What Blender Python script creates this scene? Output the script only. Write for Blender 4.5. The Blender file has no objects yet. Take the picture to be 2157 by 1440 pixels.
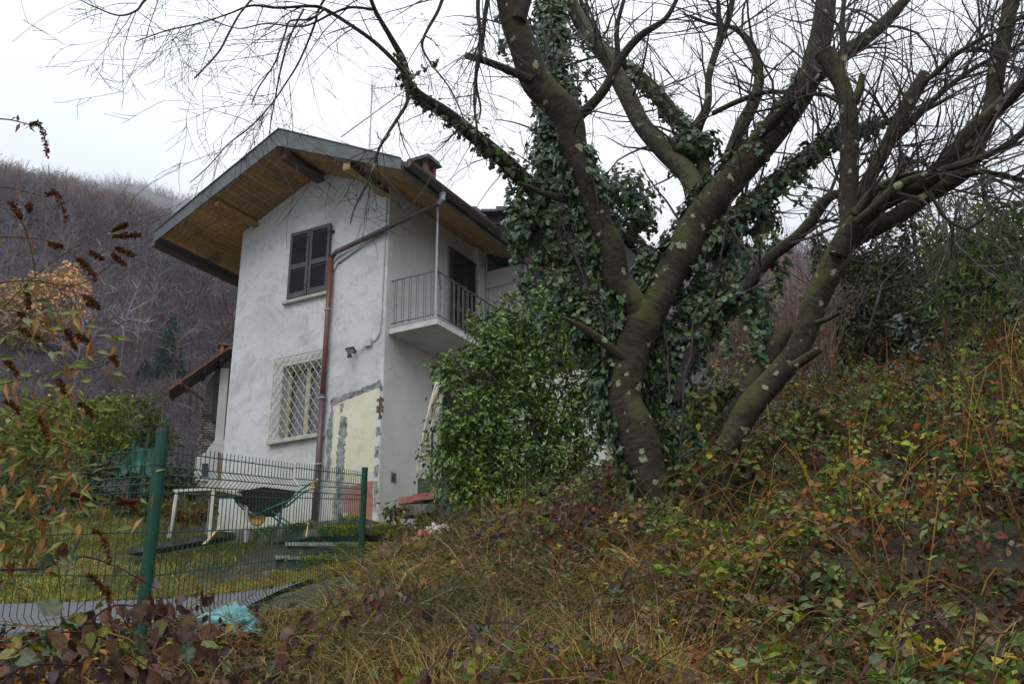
import bpy, math, random
import numpy as np
from mathutils import Vector, Matrix
rng = np.random.default_rng(7)
random.seed(7)
scn = bpy.context.scene
COL = scn.collection
pi = math.pi

# ---------------------------------------------------------------- camera
PW, PH, F = 2157.0, 1440.0, 2100.0
PITCH, ROLL = math.radians(19.65), math.radians(-.54)
fw = np.array([0, math.cos(PITCH), math.sin(PITCH)]); up0 = np.array([0, -math.sin(PITCH), math.cos(PITCH)])
rt0 = np.array([1., 0, 0]); _c, _s = math.cos(ROLL), math.sin(ROLL)
RT = _c*rt0+_s*up0; UP = -_s*rt0+_c*up0
EYE = np.array([0, 0, 1.6])
cam = bpy.data.cameras.new('camera'); camo = bpy.data.objects.new('camera', cam); COL.objects.link(camo)
cam.sensor_width = 36; cam.lens = 36*F/PW; cam.clip_start = .05; cam.clip_end = 3000
camo.matrix_world = Matrix(((RT[0], UP[0], -fw[0], EYE[0]), (RT[1], UP[1], -fw[1], EYE[1]), (RT[2], UP[2], -fw[2], EYE[2]), (0, 0, 0, 1)))
scn.camera = camo
scn.view_settings.view_transform = 'Standard'; scn.view_settings.look = 'None'
scn.view_settings.exposure = 0.38; scn.view_settings.gamma = 1; scn.view_settings.use_curve_mapping = False
try:
    scn.cycles.max_bounces = 6; scn.cycles.diffuse_bounces = 3; scn.cycles.transparent_max_bounces = 6
    scn.cycles.volume_bounces = 1
except Exception: pass

# ---------------------------------------------------------------- sky (overcast)
SUN_EL, SUN_AZ = 38, 200
wd = bpy.data.worlds.new('World'); scn.world = wd; wd.use_nodes = True
nt = wd.node_tree; nt.nodes.clear()
def N(nt, typ, **k):
    n = nt.nodes.new(typ)
    for a, b in k.items(): setattr(n, a, b)
    return n
out = N(nt, 'ShaderNodeOutputWorld'); bg = N(nt, 'ShaderNodeBackground')
sky = N(nt, 'ShaderNodeTexSky'); sky.sky_type = 'NISHITA'; sky.sun_disc = False
sky.sun_elevation = math.radians(SUN_EL); sky.sun_rotation = math.radians(SUN_AZ); sky.air_density = 1; sky.dust_density = 2
tc = N(nt, 'ShaderNodeTexCoord'); sep = N(nt, 'ShaderNodeSeparateXYZ'); nt.links.new(tc.outputs['Generated'], sep.inputs[0])
mr = N(nt, 'ShaderNodeMapRange'); mr.inputs[1].default_value = 0; mr.inputs[2].default_value = 1; mr.inputs[3].default_value = 5.3; mr.inputs[4].default_value = 24.
sq = N(nt, 'ShaderNodeMath', operation='POWER'); cl = N(nt, 'ShaderNodeMath', operation='MAXIMUM'); cl.inputs[1].default_value = 0; nt.links.new(sep.outputs[2], cl.inputs[0]); nt.links.new(cl.outputs[0], sq.inputs[0]); sq.inputs[1].default_value = 2.1
nt.links.new(sq.outputs[0], mr.inputs[0])
nz = N(nt, 'ShaderNodeTexNoise'); nz.inputs['Scale'].default_value = 1.6; nz.inputs['Detail'].default_value = 4
nt.links.new(tc.outputs['Generated'], nz.inputs['Vector'])
cr = N(nt, 'ShaderNodeValToRGB'); cr.color_ramp.elements[0].position = .3; cr.color_ramp.elements[1].position = .7
cr.color_ramp.elements[0].color = (.76, .87, 1, 1); cr.color_ramp.elements[1].color = (1, .99, 1, 1)
nt.links.new(nz.outputs['Fac'], cr.inputs[0])
ml = N(nt, 'ShaderNodeVectorMath', operation='SCALE'); nt.links.new(cr.outputs[0], ml.inputs[0]); nt.links.new(mr.outputs[0], ml.inputs['Scale'])
mx = N(nt, 'ShaderNodeMix', data_type='RGBA'); mx.inputs[0].default_value = .9
nt.links.new(sky.outputs[0], mx.inputs[6]); nt.links.new(ml.outputs[0], mx.inputs[7])
nt.links.new(mx.outputs[2], bg.inputs[0]); bg.inputs[1].default_value = .1
nt.links.new(bg.outputs[0], out.inputs[0])
sl = bpy.data.lights.new('sun', 'SUN'); sl.energy = .7; sl.angle = math.radians(25); sl.color = (1, .97, .93)
so = bpy.data.objects.new('sun', sl); COL.objects.link(so)
_el, _az = math.radians(SUN_EL), math.radians(SUN_AZ)
_sd = Vector((math.sin(_az)*math.cos(_el), math.cos(_az)*math.cos(_el), math.sin(_el)))
so.rotation_euler = _sd.to_track_quat('Z', 'Y').to_euler(); so.location = (0, 0, 40)

# ---------------------------------------------------------------- helpers
def ray(px, py):
    d = fw*F+RT*(px-PW/2)+UP*(PH/2-py); return d/math.hypot(d[0], d[1])
def at(px, py, d): return EYE+ray(px, py)*d
def slant(p): return float((np.asarray(p)-EYE) @ fw)
AZ = math.radians(-61.08)
uL = np.array([math.sin(AZ), math.cos(AZ), 0]); wR = np.array([math.cos(AZ), -math.sin(AZ), 0]); ZZ = np.array([0, 0, 1.])
C0 = at(797, 1085, 16.)
def hp(u, w, z): return C0+u*uL+w*wR+z*ZZ

def tag(o, label=None, cat=None, group=None, kind=None):
    if label: o['label'] = label
    if cat: o['category'] = cat
    if group: o['group'] = group
    if kind: o['kind'] = kind
    return o
def empty(name, loc, label, cat, group=None):
    o = bpy.data.objects.new(name, None); COL.objects.link(o); o.location = Vector(tuple(map(float, loc))); o.empty_display_size = .1
    return tag(o, label, cat, group)
def norm(v): return v/np.maximum(np.linalg.norm(v, axis=-1, keepdims=True), 1e-9)

class MB:
    def __init__(s): s.v = []; s.f = []; s.c = []; s.t = []; s.n = 0
    def add(s, V, Fs, col=(1, 1, 1), tc=None):
        V = np.asarray(V, float).reshape(-1, 3); k = len(V)
        s.v.append(V); c = np.asarray(col, float)
        s.c.append(np.broadcast_to(c, (k, 3)) if c.ndim == 1 else c)
        s.t.append(np.zeros((k, 3)) if tc is None else tc)
        if isinstance(Fs, np.ndarray): s.f.append(Fs+s.n)
        else:
            by = {}
            for f in Fs: by.setdefault(len(f), []).append(f)
            for q in by.values(): s.f.append(np.array(q, int)+s.n)
        s.n += k
    def box(s, o, ax, ay, az, col=(1, 1, 1)):
        o, ax, ay, az = (np.asarray(q, float) for q in (o, ax, ay, az))
        V = [o+a*ax+b*ay+c*az for c in (0, 1) for b in (0, 1) for a in (0, 1)]
        Fs = [(0, 2, 3, 1), (4, 5, 7, 6), (0, 1, 5, 4), (2, 6, 7, 3), (0, 4, 6, 2), (1, 3, 7, 5)]
        if np.dot(np.cross(ax, ay), az) < 0: Fs = [f[::-1] for f in Fs]
        s.add(V, Fs, col)
    def hbox(s, u0, u1, w0, w1, z0, z1, col=(1, 1, 1)):
        s.box(hp(u0, w0, z0), (u1-u0)*uL, (w1-w0)*wR, (z1-z0)*ZZ, col)
    def tube(s, P, R, n=8, col=(1, 1, 1), cap=True, lump=0):
        P = np.asarray(P, float); m = len(P); R = np.broadcast_to(np.asarray(R, float), (m,))
        T = np.zeros_like(P); T[1:-1] = P[2:]-P[:-2]; T[0] = P[1]-P[0]; T[-1] = P[-1]-P[-2]; T = norm(T)
        a = np.array([0, 0, 1.]) if abs(T[0][2]) < .9 else np.array([1., 0, 0])
        X = np.zeros_like(P); x = norm(a-T[0]*(a @ T[0]))
        for i in range(m):
            x = x-T[i]*(x @ T[i]); x = x/max(np.linalg.norm(x), 1e-9); X[i] = x
        Y = np.cross(T, X); A = np.arange(n)*2*pi/n
        ca, sa = np.cos(A), np.sin(A)
        rr = R[:, None]*np.ones((1, n))
        L = np.r_[0, np.cumsum(np.linalg.norm(P[1:]-P[:-1], axis=1))]
        if lump:
            ph = rng.random(4)*6.28
            rr = rr*(1+lump*(np.sin(A[None]*2+L[:, None]*3+ph[0])+.8*np.sin(A[None]*3-L[:, None]*5+ph[1])+.6*np.sin(A[None]*5+L[:, None]*9+ph[3])+.3*np.sin(L[:, None]*4+ph[2])))
        V = P[:, None]+rr[..., None]*(ca[None, :, None]*X[:, None]+sa[None, :, None]*Y[:, None])
        tcs = np.stack([np.broadcast_to(ca*.12, (m, n)), np.broadcast_to(sa*.12, (m, n)), np.broadcast_to(L[:, None], (m, n))], -1).reshape(-1, 3)
        i = np.arange(m-1)[:, None]*n; j = np.arange(n)[None]; j2 = (j+1) % n
        Fq = np.stack([i+j, i+j2, i+n+j2, i+n+j], -1).reshape(-1, 4)
        base = s.n
        s.add(V.reshape(-1, 3), Fq, col, tcs)
        if cap:
            s.f.append(np.array([list(range(n))[::-1]])+base); s.f.append(np.array([list(range(n))])+base+(m-1)*n)
    def tubes(s, P, R, n=4, col=None):
        # batched: P (B,K,3), R (B,K)
        B, K, _ = P.shape
        if B == 0: return
        T = np.zeros_like(P); T[:, 1:-1] = P[:, 2:]-P[:, :-2]; T[:, 0] = P[:, 1]-P[:, 0]; T[:, -1] = P[:, -1]-P[:, -2]; T = norm(T)
        ref = norm(np.cross(T[:, 0], np.array([.31, .52, .79])))[:, None]
        X = norm(ref-T*(ref*T).sum(-1, keepdims=True)); Y = np.cross(T, X)
        A = np.arange(n)*2*pi/n
        V = P[:, :, None]+R[:, :, None, None]*(np.cos(A)[None, None, :, None]*X[:, :, None]+np.sin(A)[None, None, :, None]*Y[:, :, None])
        b = (np.arange(B)*K*n)[:, None, None]; i = (np.arange(K-1)*n)[None, :, None]; j = np.arange(n)[None, None]; j2 = (j+1) % n
        Fq = np.stack([b+i+j, b+i+j2, b+i+n+j2, b+i+n+j], -1).reshape(-1, 4)
        c = (1, 1, 1) if col is None else np.repeat(np.asarray(col), K*n, 0)
        L = np.broadcast_to((np.arange(K)*.1)[None, :, None], (B, K, n))
        tcs = np.stack([np.broadcast_to(np.cos(A)*.1, (B, K, n)), np.broadcast_to(np.sin(A)*.1, (B, K, n)), L], -1).reshape(-1, 3)
        s.add(V.reshape(-1, 3), Fq, c, tcs)
    def leaves(s, tmpl, P, Nrm, Dir, S, Cc, fold=True):
        # tmpl (verts, faces): x=side, y=length, z=normal
        tv, tf = tmpl; Nn = len(P)
        if Nn == 0: return
        Z = norm(Nrm); Y = norm(Dir-Z*(Dir*Z).sum(-1, keepdims=True)); X = np.cross(Y, Z)
        V = P[:, None]+S[:, None, None]*(tv[None, :, 0:1]*X[:, None]+tv[None, :, 1:2]*Y[:, None]+tv[None, :, 2:3]*Z[:, None])
        k = len(tv)
        for f in tf: s.f.append(np.asarray(f)[None, :]+(np.arange(Nn)*k)[:, None]+s.n)
        s.v.append(V.reshape(-1, 3)); s.c.append(np.repeat(Cc, k, 0)); s.t.append(np.tile(tv, (Nn, 1))); s.n += Nn*k
    def mesh(s, name, mat, smooth=False, offset=None):
        me = bpy.data.meshes.new(name)
        V = np.concatenate(s.v); 
        if offset is not None: V = V-np.asarray(offset)
        sizes = np.concatenate([np.full(len(f), f.shape[1]) for f in s.f]); idx = np.concatenate([f.reshape(-1) for f in s.f])
        me.vertices.add(len(V)); me.vertices.foreach_set('co', V.astype(np.float32).ravel())
        me.loops.add(len(idx)); me.loops.foreach_set('vertex_index', idx.astype(np.int32))
        me.polygons.add(len(sizes)); me.polygons.foreach_set('loop_start', np.r_[0, np.cumsum(sizes)[:-1]].astype(np.int32))
        me.polygons.foreach_set('use_smooth', np.full(len(sizes), bool(smooth)))
        a = me.color_attributes.new('col', 'FLOAT_COLOR', 'POINT')
        c = np.concatenate(s.c); a.data.foreach_set('color', np.c_[c, np.ones(len(c))].astype(np.float32).ravel())
        t = me.attributes.new('tc', 'FLOAT_VECTOR', 'POINT'); t.data.foreach_set('vector', np.concatenate(s.t).astype(np.float32).ravel())
        me.update(calc_edges=True); me.validate()
        if isinstance(mat, (list, tuple)):
            for m in mat: me.materials.append(m)
        else: me.materials.append(mat)
        return me
    def obj(s, name, mat, parent=None, smooth=False, origin=None, label=None, cat=None, group=None, kind=None):
        po = np.zeros(3)
        q = parent
        while q is not None: po = po+np.array(q.location); q = q.parent
        og = po if origin is None and parent is not None else (np.asarray(origin, float) if origin is not None else np.zeros(3))
        me = s.mesh(name, mat, smooth, og)
        o = bpy.data.objects.new(name, me); COL.objects.link(o)
        o.location = Vector(tuple(map(float, og-po)))
        if parent is not None: o.parent = parent
        return tag(o, label, cat, group, kind)

def place(name, me, parent, M, label=None, cat=None, group=None, kind=None):
    """another object using mesh me; M is a world matrix"""
    o = bpy.data.objects.new(name, me); COL.objects.link(o)
    if parent is not None:
        o.parent = parent; q = parent; po = Vector((0, 0, 0))
        while q is not None: po = po+q.location; q = q.parent
        M = Matrix.Translation(-po) @ M
    o.matrix_local = M
    return tag(o, label, cat, group, kind)
def frame(o, X, Y, Z):
    o, X, Y, Z = (np.asarray(q, float) for q in (o, X, Y, Z))
    return Matrix(((X[0], Y[0], Z[0], o[0]), (X[1], Y[1], Z[1], o[1]), (X[2], Y[2], Z[2], o[2]), (0, 0, 0, 1)))

# simple numpy value noise
_G = rng.random((64, 64, 16))
def vnoise(P, scale):
    P = np.asarray(P, float)*scale; i = np.floor(P).astype(int); f = P-i; f = f*f*(3-2*f); r = 0
    for dx in (0, 1):
        for dy in (0, 1):
            for dz in (0, 1):
                wgt = (f[..., 0] if dx else 1-f[..., 0])*(f[..., 1] if dy else 1-f[..., 1])*(f[..., 2] if dz else 1-f[..., 2])
                r = r+wgt*_G[(i[..., 0]+dx) % 64, (i[..., 1]+dy) % 64, (i[..., 2]+dz) % 16]
    return r
def n2(x, y, sc, seed=0): return vnoise(np.stack([x+seed*7.3, y+seed*3.1, np.zeros_like(x)+seed*.37], -1), sc)

# ---------------------------------------------------------------- materials
def newmat(name):
    m = bpy.data.materials.new(name); m.use_nodes = True; t = m.node_tree
    return m, t, t.nodes['Principled BSDF'], t.nodes['Material Output']
def ramp(t, src, stops):
    r = N(t, 'ShaderNodeValToRGB'); e = r.color_ramp.elements
    while len(e) < len(stops): e.new(.5)
    for q, (p, c) in zip(e, stops): q.position = p; q.color = (*c, 1) if len(c) == 3 else c
    t.links.new(src, r.inputs[0]); return r.outputs[0]
def noise(t, vec, scale, detail=5, rough=.55, dist=0):
    n = N(t, 'ShaderNodeTexNoise'); n.inputs['Scale'].default_value = scale; n.inputs['Detail'].default_value = detail
    n.inputs['Roughness'].default_value = rough; n.inputs['Distortion'].default_value = dist
    if vec is not None: t.links.new(vec, n.inputs['Vector'])
    return n.outputs['Fac']
def mapping(t, vec, sc=(1, 1, 1), rot=(0, 0, 0), loc=(0, 0, 0)):
    m = N(t, 'ShaderNodeMapping'); m.inputs['Scale'].default_value = sc; m.inputs['Rotation'].default_value = rot; m.inputs['Location'].default_value = loc
    t.links.new(vec, m.inputs['Vector']); return m.outputs[0]
def coord(t, k='Object'): return N(t, 'ShaderNodeTexCoord').outputs[k]
def pos(t): return N(t, 'ShaderNodeNewGeometry').outputs['Position']
def mix(t, a, b, f, mode='MIX'):
    m = N(t, 'ShaderNodeMix', data_type='RGBA', blend_type=mode)
    for s_, v in ((0, f), (6, a), (7, b)):
        if hasattr(v, 'is_linked') or hasattr(v, 'links'): t.links.new(v, m.inputs[s_])
        elif s_ == 0: m.inputs[0].default_value = v
        else: m.inputs[s_].default_value = (*v, 1)
    return m.outputs[2]
def bump(t, b, h, strength=.4, dist=.01):
    n = N(t, 'ShaderNodeBump'); n.inputs['Strength'].default_value = strength; n.inputs['Distance'].default_value = dist
    t.links.new(h, n.inputs['Height']); t.links.new(n.outputs[0], b.inputs['Normal'])
def simple(name, col, rough=.6, metal=0, var=.15, scale=8, bmp=.15, spec=.5):
    m, t, b, o = newmat(name); p = pos(t); n = noise(t, p, scale, 6)
    c = ramp(t, n, [(.25, tuple(x*(1-var*1.5) for x in col)), (.55, col), (.8, tuple(min(1, x*(1+var)) for x in col))])
    t.links.new(c, b.inputs['Base Color']); b.inputs['Roughness'].default_value = rough; b.inputs['Metallic'].default_value = metal
    b.inputs['Specular IOR Level'].default_value = spec
    if bmp: bump(t, b, noise(t, p, scale*6, 4), bmp, .004)
    return m
M = {}
# plaster: off-white, stained; position-based so each wall differs
def plaster(name, base, dirt, warm, amt=.5):
    m, t, b, o = newmat(name); p = pos(t)
    n1 = noise(t, p, .9, 8, .62, .4); n2_ = noise(t, p, 5, 8, .7, .6); n3 = noise(t, mapping(t, p, (3, 3, .5)), 2.2, 6, .6, .3)
    c = mix(t, base, dirt, ramp(t, n1, [(.48, (0, 0, 0)), (.62, (amt, amt, amt))]))
    c = mix(t, c, dirt, ramp(t, n2_, [(.54, (0, 0, 0)), (.60, (amt*.8,)*3)]))
    c = mix(t, c, warm, ramp(t, n3, [(.45, (0, 0, 0)), (.75, (.55, .55, .55))]))
    n4 = noise(t, p, 26, 10, .75, .3); c = mix(t, c, dirt, ramp(t, n4, [(.54, (0, 0, 0)), (.66, (.55*amt+.1,)*3)]))
    n5 = noise(t, mapping(t, p, (7, 7, .8)), 1.6, 7, .7, .2); c = mix(t, c, dirt, ramp(t, n5, [(.56, (0, 0, 0)), (.70, (.5*amt,)*3)]))
    # thin cracks and flaked edges
    v = N(t, 'ShaderNodeTexVoronoi', feature='DISTANCE_TO_EDGE'); v.inputs['Scale'].default_value = .55
    dsp = N(t, 'ShaderNodeVectorMath', operation='ADD'); nn = N(t, 'ShaderNodeTexNoise'); nn.inputs['Scale'].default_value = 2.; nn.inputs['Detail'].default_value = 6
    t.links.new(p, nn.inputs['Vector']); t.links.new(p, dsp.inputs[0]); t.links.new(nn.outputs['Color'], dsp.inputs[1]); t.links.new(dsp.outputs[0], v.inputs['Vector'])
    cr_ = ramp(t, v.outputs['Distance'], [(.0, (.22, .22, .22)), (.006, (0, 0, 0))])
    c = mix(t, c, (.25, .24, .22), cr_)
    # damp / algae close to the ground
    sz = N(t, 'ShaderNodeSeparateXYZ'); t.links.new(p, sz.inputs[0])
    mr_ = N(t, 'ShaderNodeMapRange'); mr_.inputs[1].default_value = C0[2]-.1; mr_.inputs[2].default_value = C0[2]+1.9; mr_.inputs[3].default_value = .75; mr_.inputs[4].default_value = 0
    t.links.new(sz.outputs[2], mr_.inputs[0])
    mm = N(t, 'ShaderNodeMath', operation='MULTIPLY'); t.links.new(mr_.outputs[0], mm.inputs[0]); t.links.new(ramp(t, noise(t, p, 1.7, 7, .65), [(.3, (.25,)*3), (.65, (1,)*3)]), mm.inputs[1])
    c = mix(t, c, (.40, .39, .27), mm.outputs[0])
    t.links.new(c, b.inputs['Base Color']); b.inputs['Roughness'].default_value = .9; b.inputs['Specular IOR Level'].default_value = .2
    bump(t, b, noise(t, p, 14, 8, .7), .45, .012)
    return m
M['plaster'] = plaster('plaster_gable', (.56, .57, .59), (.30, .305, .30), (.50, .50, .45), .5)
M['plaster_side'] = plaster('plaster_side', (.61, .61, .60), (.44, .44, .41), (.54, .53, .48), .35)
M['cream'] = plaster('plaster_cream', (.64, .62, .47), (.48, .47, .40), (.62, .56, .30), .55)
M['cement'] = simple('cement_patch', (.25, .25, .255), .95, var=.6, scale=11, bmp=.6)
M['terracotta'] = simple('terracotta_paint', (.33, .14, .10), .85, var=.3, scale=5)
M['brick'] = simple('brick', (.15, .065, .05), .9, var=.3, scale=20, bmp=.5)
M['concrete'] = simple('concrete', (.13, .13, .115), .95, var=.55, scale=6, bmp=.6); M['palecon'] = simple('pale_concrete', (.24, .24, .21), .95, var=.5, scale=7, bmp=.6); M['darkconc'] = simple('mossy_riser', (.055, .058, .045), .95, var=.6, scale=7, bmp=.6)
M['slab'] = simple('balcony_slab', (.52, .52, .50), .9, var=.15, scale=3)
M['asphalt'] = simple('asphalt', (.048, .050, .057), .5, var=.15, scale=3, bmp=.4)
M['fascia'] = simple('fascia_metal', (.085, .098, .10), .45, .2, var=.35, scale=5, bmp=.05)
M['deck'] = simple('roof_cover', (.07, .06, .055), .8, var=.3, scale=6)
M['gutter'] = simple('brown_gutter', (.075, .052, .045), .38, .2, var=.3, scale=7, bmp=.05)
M['pipe'] = simple('red_brown_pipe', (.16, .055, .045), .45, .0, var=.25, scale=4, bmp=.05)
M['pipe_dark'] = simple('brown_pipe', (.095, .06, .06), .45, .0, var=.3, scale=4, bmp=.05)
M['steel'] = simple('grey_steel', (.34, .34, .36), .45, .4, var=.2, scale=10, bmp=.05)
M['rail'] = simple('rail_steel', (.11, .105, .11), .5, .3, var=.25, scale=10, bmp=.05)
M['shutter'] = simple('shutter_paint', (.058, .055, .06), .5, var=.25, scale=9, bmp=.1)
M['door_shutter'] = simple('door_shutter_paint', (.045, .035, .035), .5, var=.25, scale=9, bmp=.1)
M['sill'] = simple('sill_stone', (.40, .38, .34), .8, var=.2, scale=9)
M['creampaint'] = simple('cream_paint', (.47, .45, .34), .55, var=.25, scale=9, bmp=.1)
M['curtain'] = simple('curtain', (.62, .62, .74), .9, var=.15, scale=10)
M['grey_plastic'] = simple('grey_plastic', (.42, .42, .42), .5, var=.1)
M['black'] = simple('black_paint', (.02, .02, .022), .45, var=.2)
M['lampglass'] = simple('lamp_glass', (.45, .47, .5), .15, var=.05, bmp=0)
M['green_paint'] = simple('green_fence_paint', (.004, .050, .030), .5, var=.25, scale=12, bmp=.05, spec=.25)
M['white_plastic'] = simple('white_plastic', (.46, .45, .37), .45, var=.15, scale=5)
M['tray'] = simple('barrow_tray', (.05, .03, .035), .5, .3, var=.4, scale=9)
M['tealpaint'] = simple('teal_tube', (.03, .12, .12), .4, var=.2)
M['yellow'] = simple('yellow_plastic', (.62, .36, .03), .45, var=.2)
M['hose'] = simple('hose_rubber', (.56, .50, .40), .55, var=.25, scale=12)
M['oldwood'] = simple('old_dark_wood', (.045, .035, .03), .85, var=.4, scale=12, bmp=.4)
M['slate'] = simple('stone_slab', (.085, .085, .09), .8, var=.4, scale=6, bmp=.6)
M['rooftile'] = simple('roof_tile', (.20, .085, .045), .85, var=.4, scale=7, bmp=.4)
M['stone'] = simple('field_stone', (.26, .25, .22), .9, var=.45, scale=5, bmp=.6)
M['bag'] = simple('turquoise_plastic', (.08, .27, .27), .35, var=.2, scale=10)
M['cloth'] = simple('white_cloth', (.55, .53, .48), .85, var=.35, scale=20)
M['pink'] = simple('pink_plastic', (.40, .08, .11), .5, var=.3)
M['blue'] = simple('blue_plastic', (.02, .07, .35), .4, var=.3)
M['ochre'] = simple('ochre_metal', (.22, .15, .05), .6, var=.3)
M['net'] = simple('green_net', (.015, .09, .055), .7, var=.4, scale=20)
m, t, b, o = newmat('window_glass'); b.inputs['Base Color'].default_value = (.05, .06, .08, 1); b.inputs['Roughness'].default_value = .04; b.inputs['Specular IOR Level'].default_value = 1.
gl = N(t, 'ShaderNodeBsdfTransparent'); ms = N(t, 'ShaderNodeMixShader'); ms.inputs[0].default_value = .3
t.links.new(gl.outputs[0], ms.inputs[1]); t.links.new(b.outputs[0], ms.inputs[2]); t.links.new(ms.outputs[0], o.inputs[0]); M['glass'] = m
# wood planks
m, t, b, o = newmat('soffit_wood'); oc = coord(t); oi = N(t, 'ShaderNodeObjectInfo')
off = N(t, 'ShaderNodeVectorMath', operation='SCALE'); cb = N(t, 'ShaderNodeCombineXYZ')
for k in range(3): t.links.new(oi.outputs['Random'], cb.inputs[k])
t.links.new(cb.outputs[0], off.inputs[0]); off.inputs['Scale'].default_value = 60
ad = N(t, 'ShaderNodeVectorMath', operation='ADD'); t.links.new(oc, ad.inputs[0]); t.links.new(off.outputs[0], ad.inputs[1])
g = noise(t, mapping(t, ad.outputs[0], (18, 1.1, 18)), 1.6, 6, .6, .5)
c = ramp(t, g, [(.3, (.20, .095, .03)), (.5, (.40, .22, .07)), (.7, (.56, .33, .12))])
rv = ramp(t, oi.outputs['Random'], [(0, (.55, .55, .55)), (1, (1.1, 1.05, 1))]); c = mix(t, c, rv, .8, 'MULTIPLY')
kn = N(t, 'ShaderNodeTexVoronoi'); kn.inputs['Scale'].default_value = 3.2; t.links.new(mapping(t, ad.outputs[0], (1.6, .55, 1.6)), kn.inputs['Vector'])
c = mix(t, c, (.05, .02, .01), ramp(t, kn.outputs['Distance'], [(.03, (.85,)*3), (.10, (0, 0, 0))]))
st = ramp(t, noise(t, mapping(t, pos(t), (1, 1, 1)), 1.3, 5, .6), [(.56, (0, 0, 0)), (.68, (.75,)*3)]); c = mix(t, c, (.07, .055, .04), st)
t.links.new(c, b.inputs['Base Color']); b.inputs['Roughness'].default_value = .55; M['planks'] = m
m, t, b, o = newmat('beam_wood'); g = noise(t, mapping(t, pos(t), (4, 4, 14)), 2, 5)
t.links.new(ramp(t, g, [(.3, (.06, .022, .015)), (.7, (.15, .055, .03))]), b.inputs['Base Color']); b.inputs['Roughness'].default_value = .6; M['beam'] = m
m, t, b, o = newmat('raw_beam_wood'); g = noise(t, mapping(t, pos(t), (6, 6, 20)), 2, 5)
t.links.new(ramp(t, g, [(.3, (.30, .17, .05)), (.7, (.50, .34, .13))]), b.inputs['Base Color']); b.inputs['Roughness'].default_value = .6; M['rawwood'] = m
# leaves
def leafmat(name, rough=.45, trans=.2, spec=.5):
    m, t, b, o = newmat(name); a = N(t, 'ShaderNodeAttribute', attribute_name='col')
    tcn = N(t, 'ShaderNodeAttribute', attribute_name='tc')
    c = a.outputs['Color']
    nn = noise(t, pos(t), 60, 3); c2 = mix(t, c, ramp(t, nn, [(.3, (.6, .6, .6)), (.7, (1.15, 1.1, 1))]), .7, 'MULTIPLY')
    t.links.new(c2, b.inputs['Base Color']); b.inputs['Roughness'].default_value = rough; b.inputs['Specular IOR Level'].default_value = spec
    tr = N(t, 'ShaderNodeBsdfTranslucent'); t.links.new(c2, tr.inputs[0]); ms = N(t, 'ShaderNodeMixShader'); ms.inputs[0].default_value = trans
    t.links.new(b.outputs[0], ms.inputs[1]); t.links.new(tr.outputs[0], ms.inputs[2]); t.links.new(ms.outputs[0], o.inputs[0])
    return m
M['leaf'] = leafmat('leaf', .5, .25, .16); M['gloss'] = leafmat('glossy_leaf', .35, .12, .38); M['dry'] = leafmat('dry_leaf', .8, .15, .06)
M['grass'] = leafmat('grass_blades', .8, .3, .05); M['far'] = leafmat('far_twigs', .9, .1, .05)
# ivy leaf objects: colour by object
m, t, b, o = newmat('ivy_leaf_single'); oi = N(t, 'ShaderNodeObjectInfo')
c = ramp(t, oi.outputs['Random'], [(0, (.024, .056, .032)), (.5, (.042, .09, .055)), (.85, (.08, .125, .085)), (1, (.08, .16, .03))])
vn = N(t, 'ShaderNodeTexNoise'); vn.inputs['Scale'].default_value = 9; t.links.new(coord(t), vn.inputs['Vector'])
c = mix(t, c, ramp(t, vn.outputs['Fac'], [(.35, (.7,)*3), (.65, (1.35, 1.3, 1.2))]), .8, 'MULTIPLY')
t.links.new(c, b.inputs['Base Color']); b.inputs['Roughness'].default_value = .34; b.inputs['Specular IOR Level'].default_value = .42; M['ivyleaf'] = m
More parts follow.
